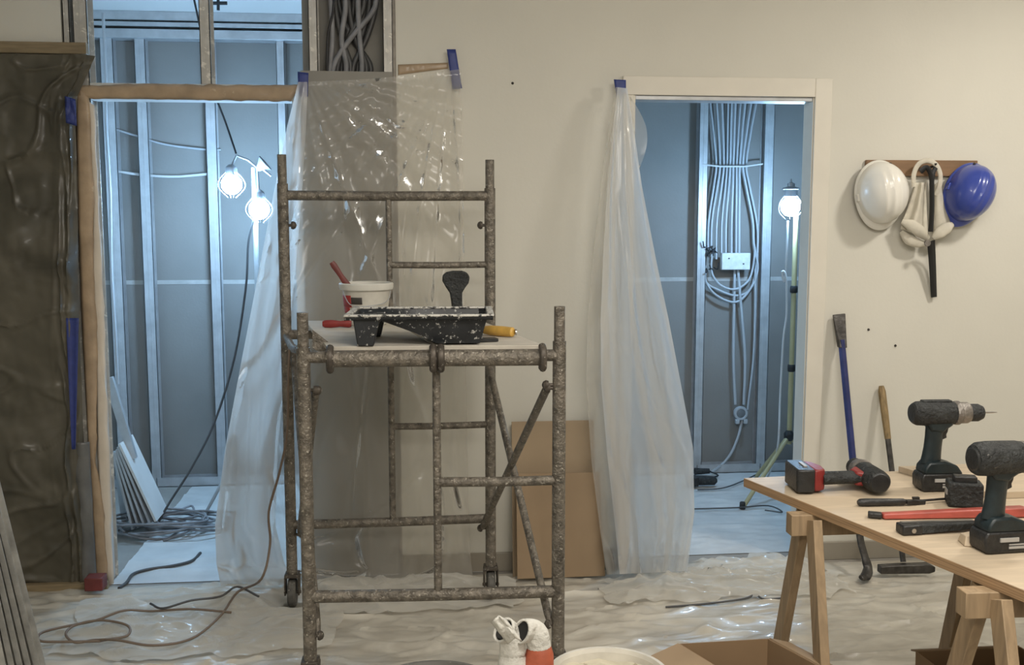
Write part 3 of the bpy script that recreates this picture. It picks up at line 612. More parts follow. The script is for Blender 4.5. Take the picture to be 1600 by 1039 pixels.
lobe([(1408, 362, -.05, .010), (1420, 374, -.06, .024), (1434, 380, -.06, .020), (1446, 382, -.055, .010)], 'lower_fold')
lobe([(1458, 372, -.07, .012), (1468, 364, -.08, .026), (1479, 356, -.08, .026), (1488, 350, -.07, .012)], 'right_lobe')
def strap(pts, r, nm='strap'): build(nm, MB().tube(cr(pts, 5), r, 8, flat=.35, side=(1, 0, 0)), 'fabricdark', t)
strap([gp(1438, 268, -.08), gp(1448, 262, -.085), gp(1455, 275, -.10), gp(1456, 300, -.10), gp(1456, 330, -.10), gp(1454, 362, -.095)], .0125)
strap([gp(1462, 262, -.075), gp(1458, 270, -.085), gp(1456, 285, -.09)], .010)
strap([gp(1453, 378, -.09), gp(1455, 400, -.06), gp(1457, 430, -.04), gp(1459, 464, -.02)], .013)
strap([gp(1458, 376, -.09), gp(1459, 400, -.05), gp(1460, 430, -.03), gp(1461, 464, -.02)], .0085)
build('buckle', MB().lathe([(.008, -.003), (.014, -.003), (.014, .003), (.008, .003)], 14, Matrix.Translation(gp(1449, 380, -.1)) @ Matrix.Rotation(R(90), 4, 'X')), 'gearmetal', t)
# ---------------------------------------------------------------- crowbar and hammer
a = P(1311, 492, Y=-.025); c = P(1349, 900, Y=-.27); c.z = .035
t = thing('crowbar', 'long dark blue crowbar leaning on the wall at the right of the right doorway', 'crowbar', c)
d = (c-a)
build('bar', MB().tube([a+d*k for k in (.10, .5, .82)], .0165, 6), 'bluesteel', t, smooth=30)
sd = V((1, 0, 0))
build('flat_end', MB().hexa([a+V((-.028, 0, 0)), a+V((.030, 0, .006)), a+V((.030, .008, .006)), a+V((-.028, .008, 0))], [a+d*.13+V((-.017, -.015, 0)), a+d*.13+V((.017, -.015, 0)), a+d*.13+V((.017, .015, 0)), a+d*.13+V((-.017, .015, 0))]), 'darksteel', t, bev=.003)
build('claw', MB().tube(cr([a+d*.80, a+d*.88, c+V((0.006, 0, .06)), c+V((.01, -.02, .02)), c+V((-.02, -.06, .0)), c+V((-.05, -.08, .004))], 4), [.0165]*9+[.02]*4+[.022]*4+[.016]*3+[.01], 10, flat=.7), 'darksteel', t)
hd = P(1412, 895, Y=-.27); hd.z = .048
a = P(1377, 603, Y=-.02)
t = thing('pick_hammer', 'worn wooden-handled hammer with a long flat head leaning on the wall under the table', 'hammer', hd)
d = hd-a
build('grip', MB().tube([a+d*k for k in (0, .03, .15, .30)], [.011, .0165, .0165, .014], 10), 'hickory', t)
build('shaft', MB().tube([a+d*k for k in (.30, .6, .97)], [.0125, .012, .012], 10), 'darksteel', t)
build('head', MB().prism([(-.115, -.018), (-.115, .016), (-.02, .020), (.02, .020), (.10, .022), (.125, .010), (.125, -.012), (.10, -.020)], lambda x, z: hd+V((x, -.01+x*-.05, z)), (0, .020, 0)), 'darksteel', t, bev=.004)
# ---------------------------------------------------------------- table on trestles
TZ = .76; TH_ = .026
A = P(1163, 747, Z=TZ); nb = P(1573, 911, Z=TZ); Bk = P(1412, 735.5, Z=TZ)
d1 = (nb-A).normalized(); d2 = (Bk-A).normalized()
A0 = A; A1_ = A+d1*1.45; A2_ = A+d2*1.15; A3_ = A2_+d1*1.45
t = thing('table_top', 'plywood table top on timber trestles at the right with drills and tools on it', 'table top', up_(A0, TZ-TH_))
q = [A0, A1_, A3_, A2_]
build('panel', MB().hexa([up_(p, TZ-TH_+.001) for p in q], [up_(p, TZ) for p in q]), 'ply', t)
e = [p for p in q]
def edge_band(p, r_, nm='edge_band'):
    n = (r_-p).normalized().cross(V((0, 0, 1))); m1 = (p+r_)/2; cc = (A0+A3_)/2
    if n.dot(m1-cc) < 0: n = -n
    b = MB().hexa([up_(p, TZ-TH_), up_(r_, TZ-TH_), up_(r_+n*.002, TZ-TH_), up_(p+n*.002, TZ-TH_)], [up_(p, TZ-.001), up_(r_, TZ-.001), up_(r_+n*.002, TZ-.001), up_(p+n*.002, TZ-.001)])
    build(nm, b, 'plyedge', t, smooth=0)
edge_band(A0, A1_); edge_band(A0, A2_)
def trestle(lab, a, c, hw, spread, zt, sides=(0, 1)):
    """a->c beam axis at top; legs splay across it"""
    t = thing('trestle', lab, 'trestle', up_((a+c)/2, 0), group='timber trestles under the table')
    d = (c-a).normalized(); n = V((-d.y, d.x, 0))
    build('beam', MB().beam(up_(a, zt-.030), up_(c, zt-.030), hw, .030, n), 'pine', t, bev=.002)
    for k in (.09, .90):
        m = a.lerp(c, k)
        for s in (1, -1):
            top = up_(m+n*s*(hw+.014), zt-.01); bt = up_(m+n*s*spread+d*(-.015 if k < .5 else .015), .012)
            build('leg', MB().beam(top, bt, .027, .013, n), 'pine', t, bev=.002)
    return t
za = TZ-TH_-.001
ta = up_(V((1.040, -1.655, 0)), 0); tc = ta+V((.64, .0, 0))
fl = P(1240, 1004, Z=0.0); sp = abs(fl.y-ta.y)
trestle('timber trestle under the left end of the table, its beam end showing below the corner', ta, tc, .022, .235, za)
ta2 = P(1503, 908, Z=za); ta2 = up_(ta2+V((-.03, -.05, 0)), 0)
trestle('timber trestle nearer the viewer, at the right edge under the table', ta2, ta2+V((.78, -.02, 0)), .022, .28, za)
# second board on the table
C0 = P(1404, 728, Z=TZ+.02); C1 = P(1452, 742, Z=TZ+.02)
dd = (C1-C0).normalized(); q = [C0, C0+dd*.34, C0+dd*.34+V((.6, .02, 0)), C0+V((.6, .02, 0))]
q = [up_(p, 0) for p in q]
t = tag(build('plywood_offcut', MB().hexa([up_(p, TZ+.001) for p in q], [up_(p, TZ+.019) for p in q]), 'ply'), 'smaller plywood board lying on the table behind the standing drill', 'plywood board')
# ---------------------------------------------------------------- cordless drills
def drill(lab, mw, body='teal', accent='blackrough', batt='black', short=False, red=False, bit=True):
    t = thing('cordless_drill', lab, 'drill', None, mw=mw, local=True)
    X = lambda r_, cx=0, cz=.232: Matrix.Translation((cx, 0, cz)) @ Matrix.Rotation(R(90), 4, 'Y')
    hl = 1.0 if not short else 1.15
    prof = [(.020, -.098), (.031, -.094), (.036, -.084), (.0375, -.06), (.037, -.02), (.036, .02), (.034, .032)]
    build('motor_housing', MB().lathe([(r_*hl, z) for r_, z in prof], 28, X(0), sy=.92), accent if not red else 'blackrough', t)
    build('rear_vent', MB().lathe([(.012, -.101), (.026, -.099), (.030, -.095)], 24, X(0)), 'black', t)
    b = MB().box(-.07, .02, -.012, .012, .262, .272)
    build('top_ridge', b, accent, t, bev=.003)
    build('gear_collar', MB().lathe([(.034, .030), (.036, .036), (.036, .044), (.032, .048), (.032, .070), (.029, .076)] if not short else [(.038, .030), (.040, .04), (.034, .075), (.028, .085)], 28, X(0)), 'gearmetal', t)
    k = .0 if not short else .01
    build('chuck', MB().lathe([(.024, .074+k), (.0265, .080+k), (.0265, .104+k), (.020, .118+k), (.010, .124+k)], 20, X(0)), 'blackrough', t)
    if bit: build('drill_bit', MB().tube([(.12, 0, .232), (.15, 0, .232), (.165, 0, .232)], [.003, .0028, .001], 8), 'steel', t)
    # grip
    g = []
    for s_, z in ((0, .205), (.2, .185), (.4, .160), (.6, .130), (.8, .105), (1, .082)):
        cx = -.022-.012*s_; g.append((cx, z, .0315-.005*math.sin(s_*3.1), .019))
    mb = MB(); n = 18; o = 0
    for cx, z, rx, ry in g:
        for j in range(n): th = 2*math.pi*j/n; mb.v.append(V((cx+rx*math.cos(th), ry*math.sin(th), z)))
    for i in range(len(g)-1):
        for j in range(n): j2 = (j+1) % n; mb.f.append((i*n+j, i*n+j2, (i+1)*n+j2, (i+1)*n+j))
    mb.f.append(tuple(range(n))[::-1]); mb.f.append(tuple((len(g)-1)*n+j for j in range(n)))
    build('grip', mb, 'blackrough' if red else body, t, smooth=60)
    build('neck', MB().prism([(-.055, .215), (.026, .215), (.022, .196), (.005, .186), (-.006, .175), (-.045, .180), (-.052, .2)], lambda x, z: (x, 0, z), (0, .021, 0)), 'red' if red else body, t, bev=.006, smooth=50)
    build('trigger', MB().prism([(.002, .190), (.014, .188), (.012, .176), (.008, .168), (.010, .158), (-.004, .152), (-.006, .185)], lambda x, z: (x, 0, z), (0, .008, 0)), 'black', t, bev=.002)
    build('foot', MB().prism([(-.066, .052), (-.063, .072), (-.050, .088), (-.002, .090), (.036, .078), (.055, .052)], lambda x, z: (x, 0, z), (0, .032, 0)), 'red' if red else body, t, bev=.006)
    bt = build('battery', MB().prism([(-.072, .010), (-.074, .040), (-.068, .054), (.052, .054), (.058, .040), (.056, .008), (.050, 0), (-.066, 0)], lambda x, z: (x, 0, z), (0, .034, 0)), batt, t, bev=.006)
    build('latch', MB().box(-.035, .015, -.0375, -.034, .030, .040).box(-.035, .015, .034, .0375, .030, .040), 'greylabel' , bt, origin=V((0, 0, 0)))
    build('print', MB().box(-.010, .042, -.0360, -.0338, .012, .018).box(-.010, .032, -.0360, -.0338, .021, .024), 'greylabel', bt, origin=V((0, 0, 0)))
    return t
p = P(1474, 768, Z=TZ+.0015)
drill('black and teal cordless drill with a bit, standing at the back of the table', mwz(p+V((.006, .03, 0)), R(-2), .98))
p = P(1570, 862, Z=TZ+.0015)
drill('black cordless driver standing at the right front edge of the table', mwz(p+V((.008, .02, 0)), R(4), .97), short=True, body='teal', bit=False)
p = P(1302, 764, Z=TZ)
m3 = Matrix(((0, -0, -1, 0), (1, 0, 0, 0), (0, -1, 0, 0), (0, 0, 0, 1)))
q = P(1236, 763, Z=TZ+.041)
drill('red and black cordless drill lying at the left end of the table', Matrix.Translation((q.x+.052, q.y+.145, TZ+.0395)) @ Matrix.Rotation(R(-4), 4, 'Z') @ Matrix.Rotation(0, 4, 'X') @ Matrix(((0, 0, 1, 0), (1, 0, 0, 0), (0, 1, 0, 0), (0, 0, 0, 1))) , red=True, bit=False, batt='black')
# loose battery
p = P(1516, 795, Z=TZ)
t = thing('battery_pack', 'loose black battery block lying between the two standing drills', 'battery', None, mw=mwz(up_(p, TZ+.001)+V((0, .035, 0)), R(-20)), local=True)
build('case', MB().box(-.045, .045, -.034, .034, 0, .068), 'blackrough', t, bev=.006)
build('terminal_block', MB().box(-.03, .03, -.018, .018, .066, .084), 'black', t, bev=.003)
build('latch', MB().box(-.0475, -.045, -.015, .015, .03, .045), 'greylabel', t)
# utility knife / screwdriver
a = P(1340, 785, Z=TZ+.011); c = P(1415, 784, Z=TZ+.011); e_ = P(1495, 778, Z=TZ+.008)
t = thing('screwdriver', 'black-handled screwdriver lying behind the red pliers-like tool on the table', 'screwdriver', up_(a, TZ))
t['label'] = 'long black-handled screwdriver lying on the table below the red and black drill'
build('handle', MB().tube([a.lerp(c, k) for k in (0, .05, .2, .6, .95, 1)], [.006, .0105, .0115, .0105, .0095, .006], 12), 'black', t)
build('shaft', MB().tube([c, e_], .0035, 8), 'darksteel', t)
build('guide', MB().beam(c, c.lerp(e_, .35)-V((0, 0, .004)), .009, .005, (0, 1, 0)), 'black', t, bev=.001)
build('thumb_slide', MB().beam(c+V((.02, 0, .010)), c+V((.038, -.001, .010)), .005, .003, (0, 1, 0)), 'black', t)
# red tool
a = P(1356, 803, Z=TZ+.010); c = P(1378, 805, Z=TZ+.010); e_ = P(1560, 800, Z=TZ+.010)
t = thing('pry_tool', 'long faded red tool with a black tip lying across the table', 'pry bar', up_(a, TZ))
build('tip', MB().beam(a, c, .012, .0065, (0, 1, 0)), 'black', t, bev=.003)
build('body', MB().hexa([c+V((0, -.014, -.008)), c+V((.40, -.034, -.008)), c+V((.40, .03, -.008)), c+V((0, .014, -.008))], [c+V((0, -.010, .007)), c+V((.40, -.026, .016)), c+V((.40, .018, .012)), c+V((0, .010, .007))]), 'redfaded', t, bev=.004)
# black flat tool
a = P(1405, 826, Z=TZ+.014); e_ = P(1500, 822, Z=TZ+.014)
t = thing('cutting_knife', 'black flat knife with a thick square end, lying in front of the red tool', 'knife', up_(a, TZ))
build('end_block', MB().beam(a, a.lerp(e_, .32), .020, .0125, (0, 1, 0)), 'black', t, bev=.004)
build('body', MB().hexa([a.lerp(e_, .3)+V((0, -.018, -.012)), e_+V((.05, -.01, -.006)), e_+V((.05, .016, -.006)), a.lerp(e_, .3)+V((0, .018, -.012))], [a.lerp(e_, .3)+V((0, -.016, .011)), e_+V((.05, -.008, .010)), e_+V((.05, .014, .010)), a.lerp(e_, .3)+V((0, .016, .011))]), 'blackrough', t, bev=.003)
build('steel_edge', MB().beam(a+V((.01, .012, .013)), e_+V((.04, .012, .011)), .006, .001, (0, 1, 0)), 'steel', t)
build('rivet', MB().lathe([(.006, 0), (.006, .003)], 12, Matrix.Translation(a+V((.028, -.020, 0))) @ Matrix.Rotation(R(90), 4, 'X')), 'steel', t)
p = P(1512, 850, Z=TZ)
tag(build('wood_wedge', MB().hexa([up_(p+V((-.02, -.02, 0)), TZ+.001), up_(p+V((.03, -.03, 0)), TZ+.001), up_(p+V((.04, .03, 0)), TZ+.001), up_(p+V((-.01, .03, 0)), TZ+.001)], [up_(p+V((-.012, -.012, 0)), TZ+.024), up_(p+V((.03, -.02, 0)), TZ+.03), up_(p+V((.035, .02, 0)), TZ+.03), up_(p+V((-.008, .02, 0)), TZ+.022)]), 'ply', bev=.002), 'pale wood wedge against the foot of the driver at the table edge', 'wood block')
# ---------------------------------------------------------------- foreground: boxes, buckets, gloves
def openbox(lab, rim, zr, h, flaps, name='cardboard_box'):
    c = sum(rim, V((0, 0, 0)))/4; t = thing(name, lab, 'box', up_(c, zr-h))
    n = 4; lo = [up_(c+(p-c)*.97, zr-h) for p in rim]; hi = [up_(p, zr) for p in rim]
    b = MB(); b.add(lo+hi, [(0, 1, 2, 3)]+[(i, (i+1) % 4, 4+(i+1) % 4, 4+i) for i in range(4)])
    build('carton', b, 'cardin', t, solid=.005, smooth=0)
    for i, drop, out in flaps:
        a, e = hi[i], hi[(i+1) % 4]; m = (a+e)/2-up_(c, zr); m.z = 0; m.normalize(); a = a+m*.004; e = e+m*.004
        s_ = (e-a).normalized()*.015
        build('flap', MB().add([a, e, e+m*out-s_+V((0, 0, drop)), a+m*out+s_+V((0, 0, drop))], [(0, 1, 2, 3)]), 'card', t, solid=.005, smooth=0)
    return t
zr = .36
rim = [P(1062, 1006, Z=zr), P(1200, 998, Z=zr)]
rim = [rim[0], rim[1], P(1300, 1052, Z=zr), P(1120, 1095, Z=zr)]
rim[2] = rim[1]+(V((.12, -.30, 0))); rim[3] = rim[0]+V((.12, -.30, 0))
openbox('open brown cardboard box on the floor before the left table trestle', rim, zr, zr-.035, [(3, -.03, .10), (1, -.01, .05)])
zr = .30
r0 = P(1432, 1018, Z=zr); rim = [r0, r0+V((.32, .0, 0)), r0+V((.34, -.30, 0)), r0+V((.02, -.30, 0))]
openbox('brown cardboard box on the floor under the right end of the table', rim, zr, zr-.035, [(0, -.02, .05)])
def bucket(lab, c, zr, r, body, content=None, zc=None, fill=.06):
    t = thing('bucket', lab, 'bucket', (c.x, c.y, .03)); m = Matrix.Translation((c.x, c.y, 0))
    build('body', MB().lathe([(r*.78, .032), (r*.80, .03), (r*.95, zr-.05), (r*.97, zr-.01), (r*.93, zr-.01), (r*.76, .045)], 48, m), body, t)
    build('rim', MB().lathe([(r*.95, zr-.012), (r*.99, zr-.03), (r*1.03, zr-.03), (r*1.04, zr-.006), (r*1.02, zr), (r*.96, zr), (r*.93, zr-.012)], 48, m, False, False), body, t)
    if content:
        def cf(u, v):
            a = u*2*math.pi; rr = v*r*.93; x = c.x+rr*math.cos(a); y = c.y+rr*math.sin(a); return V((x, y, zr-fill+.012*nz(x*14, y*14, 2)+.006*nz(x*40, y*40, 5)))
        build('plaster', MB().grid(48, 12, cf), content, t, smooth=60)
    return t
c = P(951, 1050, Z=.40)
bucket('large white bucket full of cream plaster at the bottom centre', c, .40, .152, 'bucketpl', 'slurry', fill=.03)
c = P(676, 1078, Z=.27); bucket('grey bucket whose rim just shows at the bottom, left of the gloves', c, .27, .185, 'greybucket', 'slurry', fill=.16)
gc = P(808, 1120, Z=.34); gc.y -= .03; bucket('dark bucket holding the red and white work gloves', gc, .34, .085, 'greybucket')
def glove(lab, base, tip, r0, yaw, cuffpts, hm_='gloverd'):
    """fingers down in the bucket, cuff up"""
    t = thing('work_glove', lab, 'glove', base, group='pair of red and white work gloves')
    d = (tip-base).normalized(); s = V((math.cos(yaw), math.sin(yaw), 0)); s = (s-d*s.dot(d)).normalized(); n = d.cross(s)
    L_ = (tip-base).length
    pts = [base+d*L_*k for k in (.0, .2, .45, .8, 1.0)]
    build('hand', MB().tube(cr(pts, 3), [r_ for r_ in [.034, .038, .041, .043, .044, .044, .043, .041, .038, .036, .034, .028, .018]], 18, flat=.72, side=tuple(s)), hm_, t, smooth=70)
    for k in range(4):
        o = base+s*(-.030+.02*k); e = o-d*(.05+.012*(1.5-abs(k-1.5)))+n*.012
        build('finger', MB().tube(cr([o+d*.01, o.lerp(e, .5), e], 3), [.0105]*4+[.0100, .0095, .006], 10), 'gloverd', t, smooth=70)
    o = base+s*.036+d*.05; build('thumb', MB().tube(cr([o-s*.01, o+s*.018-d*.02, o+s*.026-d*.055], 3), [.013]*4+[.012, .011, .007], 10), 'gloverd', t, smooth=70)
    cp = [base+d*L_*.88+V(q_) for q_ in ((0, 0, 0),)]+[V(q_) for q_ in cuffpts[0]]
    build('cuff', MB().tube(cr(cp, 4), [lerp_poly([(x,) for x in cuffpts[1]], k/((len(cp)-1)*4))[0] for k in range((len(cp)-1)*4+1)], 20, caps=False, flat=.7, side=tuple(s)), 'knit', t, solid=.005, smooth=70)
    e0, e1 = cp[-1], cp[-2]; dd_ = (e0-e1).normalized(); mm = V((0, 0, 1)).rotation_difference(dd_).to_matrix().to_4x4()
    build('lining', MB().lathe([(cuffpts[1][-1]*.80, 0), (cuffpts[1][-1]*.6, -.01)], 18, Matrix.Translation(e0-dd_*.006) @ mm, sy=.8), 'glovein', t)
    return t
Yg = gc.y+.03
g = lambda x, y, yy=0: P(x, y, Y=Yg+yy)
glove('pale work glove whose round white cuff leans beside the pointed cloth', V((gc.x-.03, gc.y-.02, .30)), g(802, 1008), .04, .3, ([g(800, 1000), g(795, 990), g(786, 984, -.02)], [.030, .030, .028, .030]), 'knit')
glove('orange-red work glove with a white cuff and dark opening, beside the white bucket', V((gc.x+.035, gc.y+.0, .30)), g(845, 1000), .04, -.3, ([g(838, 992), g(828, 986), g(814, 987, -.02)], [.026, .029, .030, .031]))
tag(build('cloth_rag', MB().grid(14, 14, lambda u, v: g(768+u*22+v*26, 964+v*34-u*4+abs(u-.5)*16, -.05-.02*math.sin(u*3.1)-.015*nz(u*3, v*3))), 'knit', solid=.004, smooth=70), 'crumpled white cloth with a pointed tip standing left on the gloves', 'cloth')
# ---------------------------------------------------------------- metal profiles bottom left
for k in range(5):
    y = -1.05-.03*k
    top = P(-2-k*9, 800+k*6, Y=y); bo = P(58-k*13, 1039, Y=y); d = (bo-top); bo = top+d*((top.z-.035)/(top.z-bo.z)); tp_ = top-d.normalized()*1.5
    x = V((0, 1, 0)); b = MB()
    dn = d.normalized(); nn = V((dn.z, 0, -dn.x))
    b.beam(tp_, bo, .0235, .0012, (0, 1, 0))
    for s in (-1, 1): b.beam(tp_+V((0, s*.023, 0))-nn*.008, bo+V((0, s*.023, 0))-nn*.008, .0012, .008, (0, 1, 0))
    o = tag(build('metal_profile', b, 'profsteel', bev=0), ['steel profile leaning at the bottom left, the rightmost of the bundle', 'steel profile second from the right in the leaning bottom left bundle', 'steel profile in the middle of the leaning bottom left bundle', 'steel profile fourth from the right in the leaning bottom left bundle', 'steel profile leaning at the very left edge of the bottom left bundle'][k], 'metal profile', 'steel profiles leaning at the left')
# ---------------------------------------------------------------- cords
def cord(lab, pts, r, m, cat='cord', name='extension_cord', group=None, k=7, n=8):
    return tag(build(name, MB().tube(cr(pts, k), r, n), m, smooth=80), lab, cat, group)
def fl_(x, y, z=.0):
    p = P(x, y, Z=0); return V((p.x, p.y, dz(p.x, p.y)*flat(p.x, p.y)+.010+z+(.038 if p.y > -.86 and p.x < .4 else 0)+(.02 if p.y > -.6 and -.9 < p.x < .4 else 0)))
pts = [P(452, 540, Y=-.39), P(450, 600, Y=-.40), P(448, 680, Y=-.40), P(436, 740, Y=-.42), P(420, 800, Y=-.42), P(422, 850, Y=-.44), P(408, 905, Y=-.5)]
pts += [fl_(x, y) for x, y in ((372, 955), (345, 990), (300, 1018), (240, 1031), (185, 1028), (150, 1020), (118, 1024), (104, 1012), (120, 1000), (160, 996), (200, 1003), (200, 1014), (165, 1020), (150, 1022), (100, 1024), (64, 1026), (66, 1014), (100, 1003), (150, 993), (195, 982), (240, 977), (300, 981), (362, 984))]
cord('thin brown extension cord hanging by the scaffold and looping on the floor', pts, .0048, 'orange')
cord('thin dark cord on the floor just left of the scaffold caster', [fl_(x, y, .01) for x, y in ((236, 968), (256, 978), (300, 972), (345, 963), (372, 952), (405, 962))], .0045, 'darkcable')
# ---------------------------------------------------------------- inside the left doorway
def wz(x, y): return P(x, y, Z=.012)
lampY = .95
def bulbshape(c, r, tilt=0):
    return MB().lathe([(r*math.sin(math.pi*k/14), -r*math.cos(math.pi*k/14)) for k in range(1, 12)]+[(r*.55, r*.95), (r*.5, r*1.2)], 24, Matrix.Translation(c) @ Matrix.Rotation(tilt, 4, 'Y'))
b1 = P(362, 288, Y=lampY); b2 = P(405, 327, Y=lampY)
base = P(396, 700, Y=lampY)
t = thing('work_light', 'twin-bulb work light on a tripod pole glowing inside the left doorway', 'work light', (base.x, lampY+.06, 0))
px_ = P(400, 380, Y=lampY+.06).x
build('pole', MB().tube([(px_, lampY+.06, .25), (px_, lampY+.06, P(400, 262, Y=lampY+.06).z)], .013, 12), 'polegrey', t)
for a in (90, 210, 330):
    build('leg', MB().tube([(px_, lampY+.06, .55), (px_+.33*math.cos(R(a)), lampY+.06+.33*math.sin(R(a)), .02)], .009, 8), 'polegrey', t)
for c in (b1, b2):
    h = build('lamp_head', MB().lathe([(.030, .04), (.033, .05), (.028, .085), (.012, .10)], 16, Matrix.Translation(c)), 'lampgl', t)
    build('bulb', bulbshape(c, .052), 'bulb', h, origin=parent_world(t), label='glowing cool white bulb')
    g_ = MB()
    for a in range(0, 360, 90):
        ca, sa = math.cos(R(a+25)), math.sin(R(a+25))
        g_.tube(cr([c+V((.03*ca, .03*sa, .06)), c+V((.064*ca, .064*sa, .02)), c+V((.066*ca, .066*sa, -.02)), c+V((.02*ca, .02*sa, -.068))], 4), .002, 6)
    build('wire_cage', g_, 'lampgl', h, origin=parent_world(t))
top1 = P(370, 243, Y=lampY); j = P(402, 262, Y=lampY+.02)
build('arm', MB().tube([b1+V((0, 0, .09)), top1, P(388, 250, Y=lampY), j, b2+V((0, 0, .09))], .006, 8), 'lampgl', t)
build('reflector', MB().lathe([(.012, 0), (.02, .02), (.042, .05), (.044, .055)], 20, Matrix.Translation(j+V((.0, 0, -.01))) @ Matrix.Rotation(R(50), 4, 'Y'), True, False), 'lampgl', t, solid=.002)
build('clamp', MB().tube([j+V((.02, 0, 0)), P(424, 275, Y=lampY)], .006, 8), 'lampgl', t)
cord('thin dark wire hanging from the ceiling to the left work light', [P(299, -20, Y=lampY-.1), P(312, 40, Y=lampY-.1), P(330, 130, Y=lampY-.05), P(352, 190, Y=lampY), P(369, 240, Y=lampY)], .005, 'blackcable', 'wire', 'hanging_wire')
cord('dark cable running from the left work light down to the coils on the floor', [P(396, 345, Y=lampY), P(388, 380, Y=lampY), P(384, 450, Y=lampY-.02), P(366, 560, Y=lampY-.05), P(335, 660, Y=.85), P(300, 730, Y=.80), P(265, 785, Y=.78), P(248, 815, Y=.75)], .006, 'darkcable', 'cable', 'lamp_cable')
# coils
cz = P(262, 832, Z=.0)
for k in range(9):
    rx = .13+.012*k+.03*random.random(); ry = .12+.02*random.random(); ox = (random.random()-.5)*.14+(.09 if k % 2 else -.06); oy = (random.random()-.5)*.10
    pts = []
    for j_ in range(14):
        a = 2*math.pi*j_/13*(.97); pts.append(V((cz.x+ox+rx*math.cos(a+k), cz.y+oy+ry*math.sin(a+k), .022+.009*k*.8+.012*math.sin(a*2+k))))
    cord('grey cable ring in the tangled coil pile on the floor of the left doorway', pts, .0062, 'coil', 'cable', 'coiled_cable', 'tangled cable coils in the left doorway', 4)
cord('stray cable loop rising behind the coil pile in the left doorway', [wz(250, 812)+V((0, 0, .02)), wz(275, 808)+V((0, 0, .03)), wz(300, 802)+V((0, 0, .04)), wz(300, 812)+V((0, 0, .02)), wz(272, 818)+V((0, 0, .02)), wz(252, 814)+V((0, 0, .02))], .006, 'coil', 'cable', 'coiled_cable')
cord('cable ends stretching right from the coil pile towards the clear sheet', [wz(255, 845), wz(290, 838)+V((0, 0, .02)), wz(315, 826)+V((0, 0, .02)), wz(345, 822)], .007, 'coil', 'cable', 'coiled_cable')
cord('single dark cable curving over the white floor sheet in the left doorway', [wz(313, 864), wz(300, 876), wz(270, 884), wz(230, 890), wz(208, 897), wz(198, 910), wz(186, 919)], .007, 'darkcable', 'cable', 'floor_cable')
# leaning boards and channels
bY = .62
for k in range(5):
    o_ = k*9
    a = P(186-o_*.25, 694+o_*.5, Y=bY); c = P(243-o_, 815+o_*.35, Y=bY); c = c+(c-a)*0; c.z = max(c.z, .02)
    n_ = V((-(c-a).z, 0, (c-a).x)).normalized()*.0055
    b = MB().hexa([c-n_, c+n_, c+n_+V((0, .22, 0)), c-n_+V((0, .22, 0))], [a-n_, a+n_, a+n_+V((0, .22, 0)), a-n_+V((0, .22, 0))])
    tag(build('leaning_board', b, 'whiteboard' if k == 0 else 'galv'), ['wide pale board leaning inside the left doorway, on top of the stack', 'thin panel just under the top pale board leaning in the left doorway', 'thin panel in the middle of the stack leaning in the left doorway', 'thin panel fourth down in the stack leaning in the left doorway', 'lowest thin panel of the stack leaning in the left doorway'][k], 'board', 'boards leaning in the left doorway')
a = P(170, 590, Y=.7); c = P(203, 700, Y=.7)
tag(build('metal_channel', MB().beam(a, c+(c-a)*.15, .014, .02, (0, 1, 0)), 'galv'), 'slanting steel channel standing above the leaning boards in the left doorway', 'metal channel')
for x, lab in ((181, 'left'), (193, 'right')):
    a = P(x, 705, Y=.8); tag(build('metal_channel', MB().beam(a, V((a.x+.03, .8, .01)), .010, .014, (0, 1, 0)), 'galv'), 'short upright steel channel, %s one of two behind the leaning boards' % lab, 'metal channel')
# wall cables and conduits
cord('upright white cable strip down the passage corner inside the left doorway', [P(161, 20, Y=.9), P(165, 120, Y=.9), P(166, 200, Y=.9), P(172, 300, Y=.9), P(174, 420, Y=.9), P(180, 520, Y=.9), P(184, 600, Y=.9)], .008, 'cable', 'cable', 'wall_cable')
cord('sagging grey cable threaded through the far studs, upper of two', [P(168, 198, Y=CY-.03), P(215, 213, Y=CY-.03), P(260, 226, Y=CY-.03), P(325, 234, Y=CY-.03), P(345, 234, Y=CY-.02)], .006, 'cable', 'cable', 'wall_cable')
cord('pale cable threaded through the far studs, lower of two', [P(185, 268, Y=CY-.035), P(220, 273, Y=CY-.035), P(270, 276, Y=CY-.035), P(325, 272, Y=CY-.035)], .008, 'whitecable', 'cable', 'wall_cable')
t = thing('ceiling_bracket', 'dark metal hook bracket under the passage ceiling at the top left', 'bracket', P(341, 8, Y=.9))
p = P(341, 8, Y=.9); p.z = CH2-.02
h0 = P(325, 5, Y=1.15); h1 = P(355, 5, Y=1.15)
build('bar', MB().tube([h0, h1], .009, 8), 'blackcable', t); build('stem', MB().tube([P(341, 16, Y=1.15), P(341, 5, Y=1.15), V((P(341, 5, Y=1.15).x, 1.15, CH2))], .008, 8), 'blackcable', t)
# bay cable bundle
ORD = ['leftmost', 'second from the left', 'third from the left', 'fourth from the left', 'fifth from the left', 'sixth from the left', 'seventh from the left', 'eighth from the left', 'ninth from the left', 'tenth from the left', 'rightmost']
for k in range(11):
    x0 = 512+k*7.5+random.random()*3; x1 = 516+((k*5) % 11)*6.2
    yy = .045+.018*(k % 3)
    cord('thick dark cable of the bay bundle, %s at the top' % ORD[k], [P(x0, -40, Y=yy), P(x0+random.random()*8-2, 10, Y=yy), P((x0+x1)/2+random.random()*10-5, 60, Y=yy), P(x1, 100, Y=yy), P(x1-2, 135, Y=yy)], .0115, 'darkcable' if k % 3 else 'coil', 'cable', 'power_cable', 'cable bundle of the opened bay', 5)
cord('thin black wire curling at the left side of the bay cable bundle', [P(524, -20, Y=.03), P(520, 20, Y=.03), P(513, 50, Y=.03), P(511, 85, Y=.03), P(511, 130, Y=.04)], .005, 'blackcable', 'wire', 'hanging_wire')
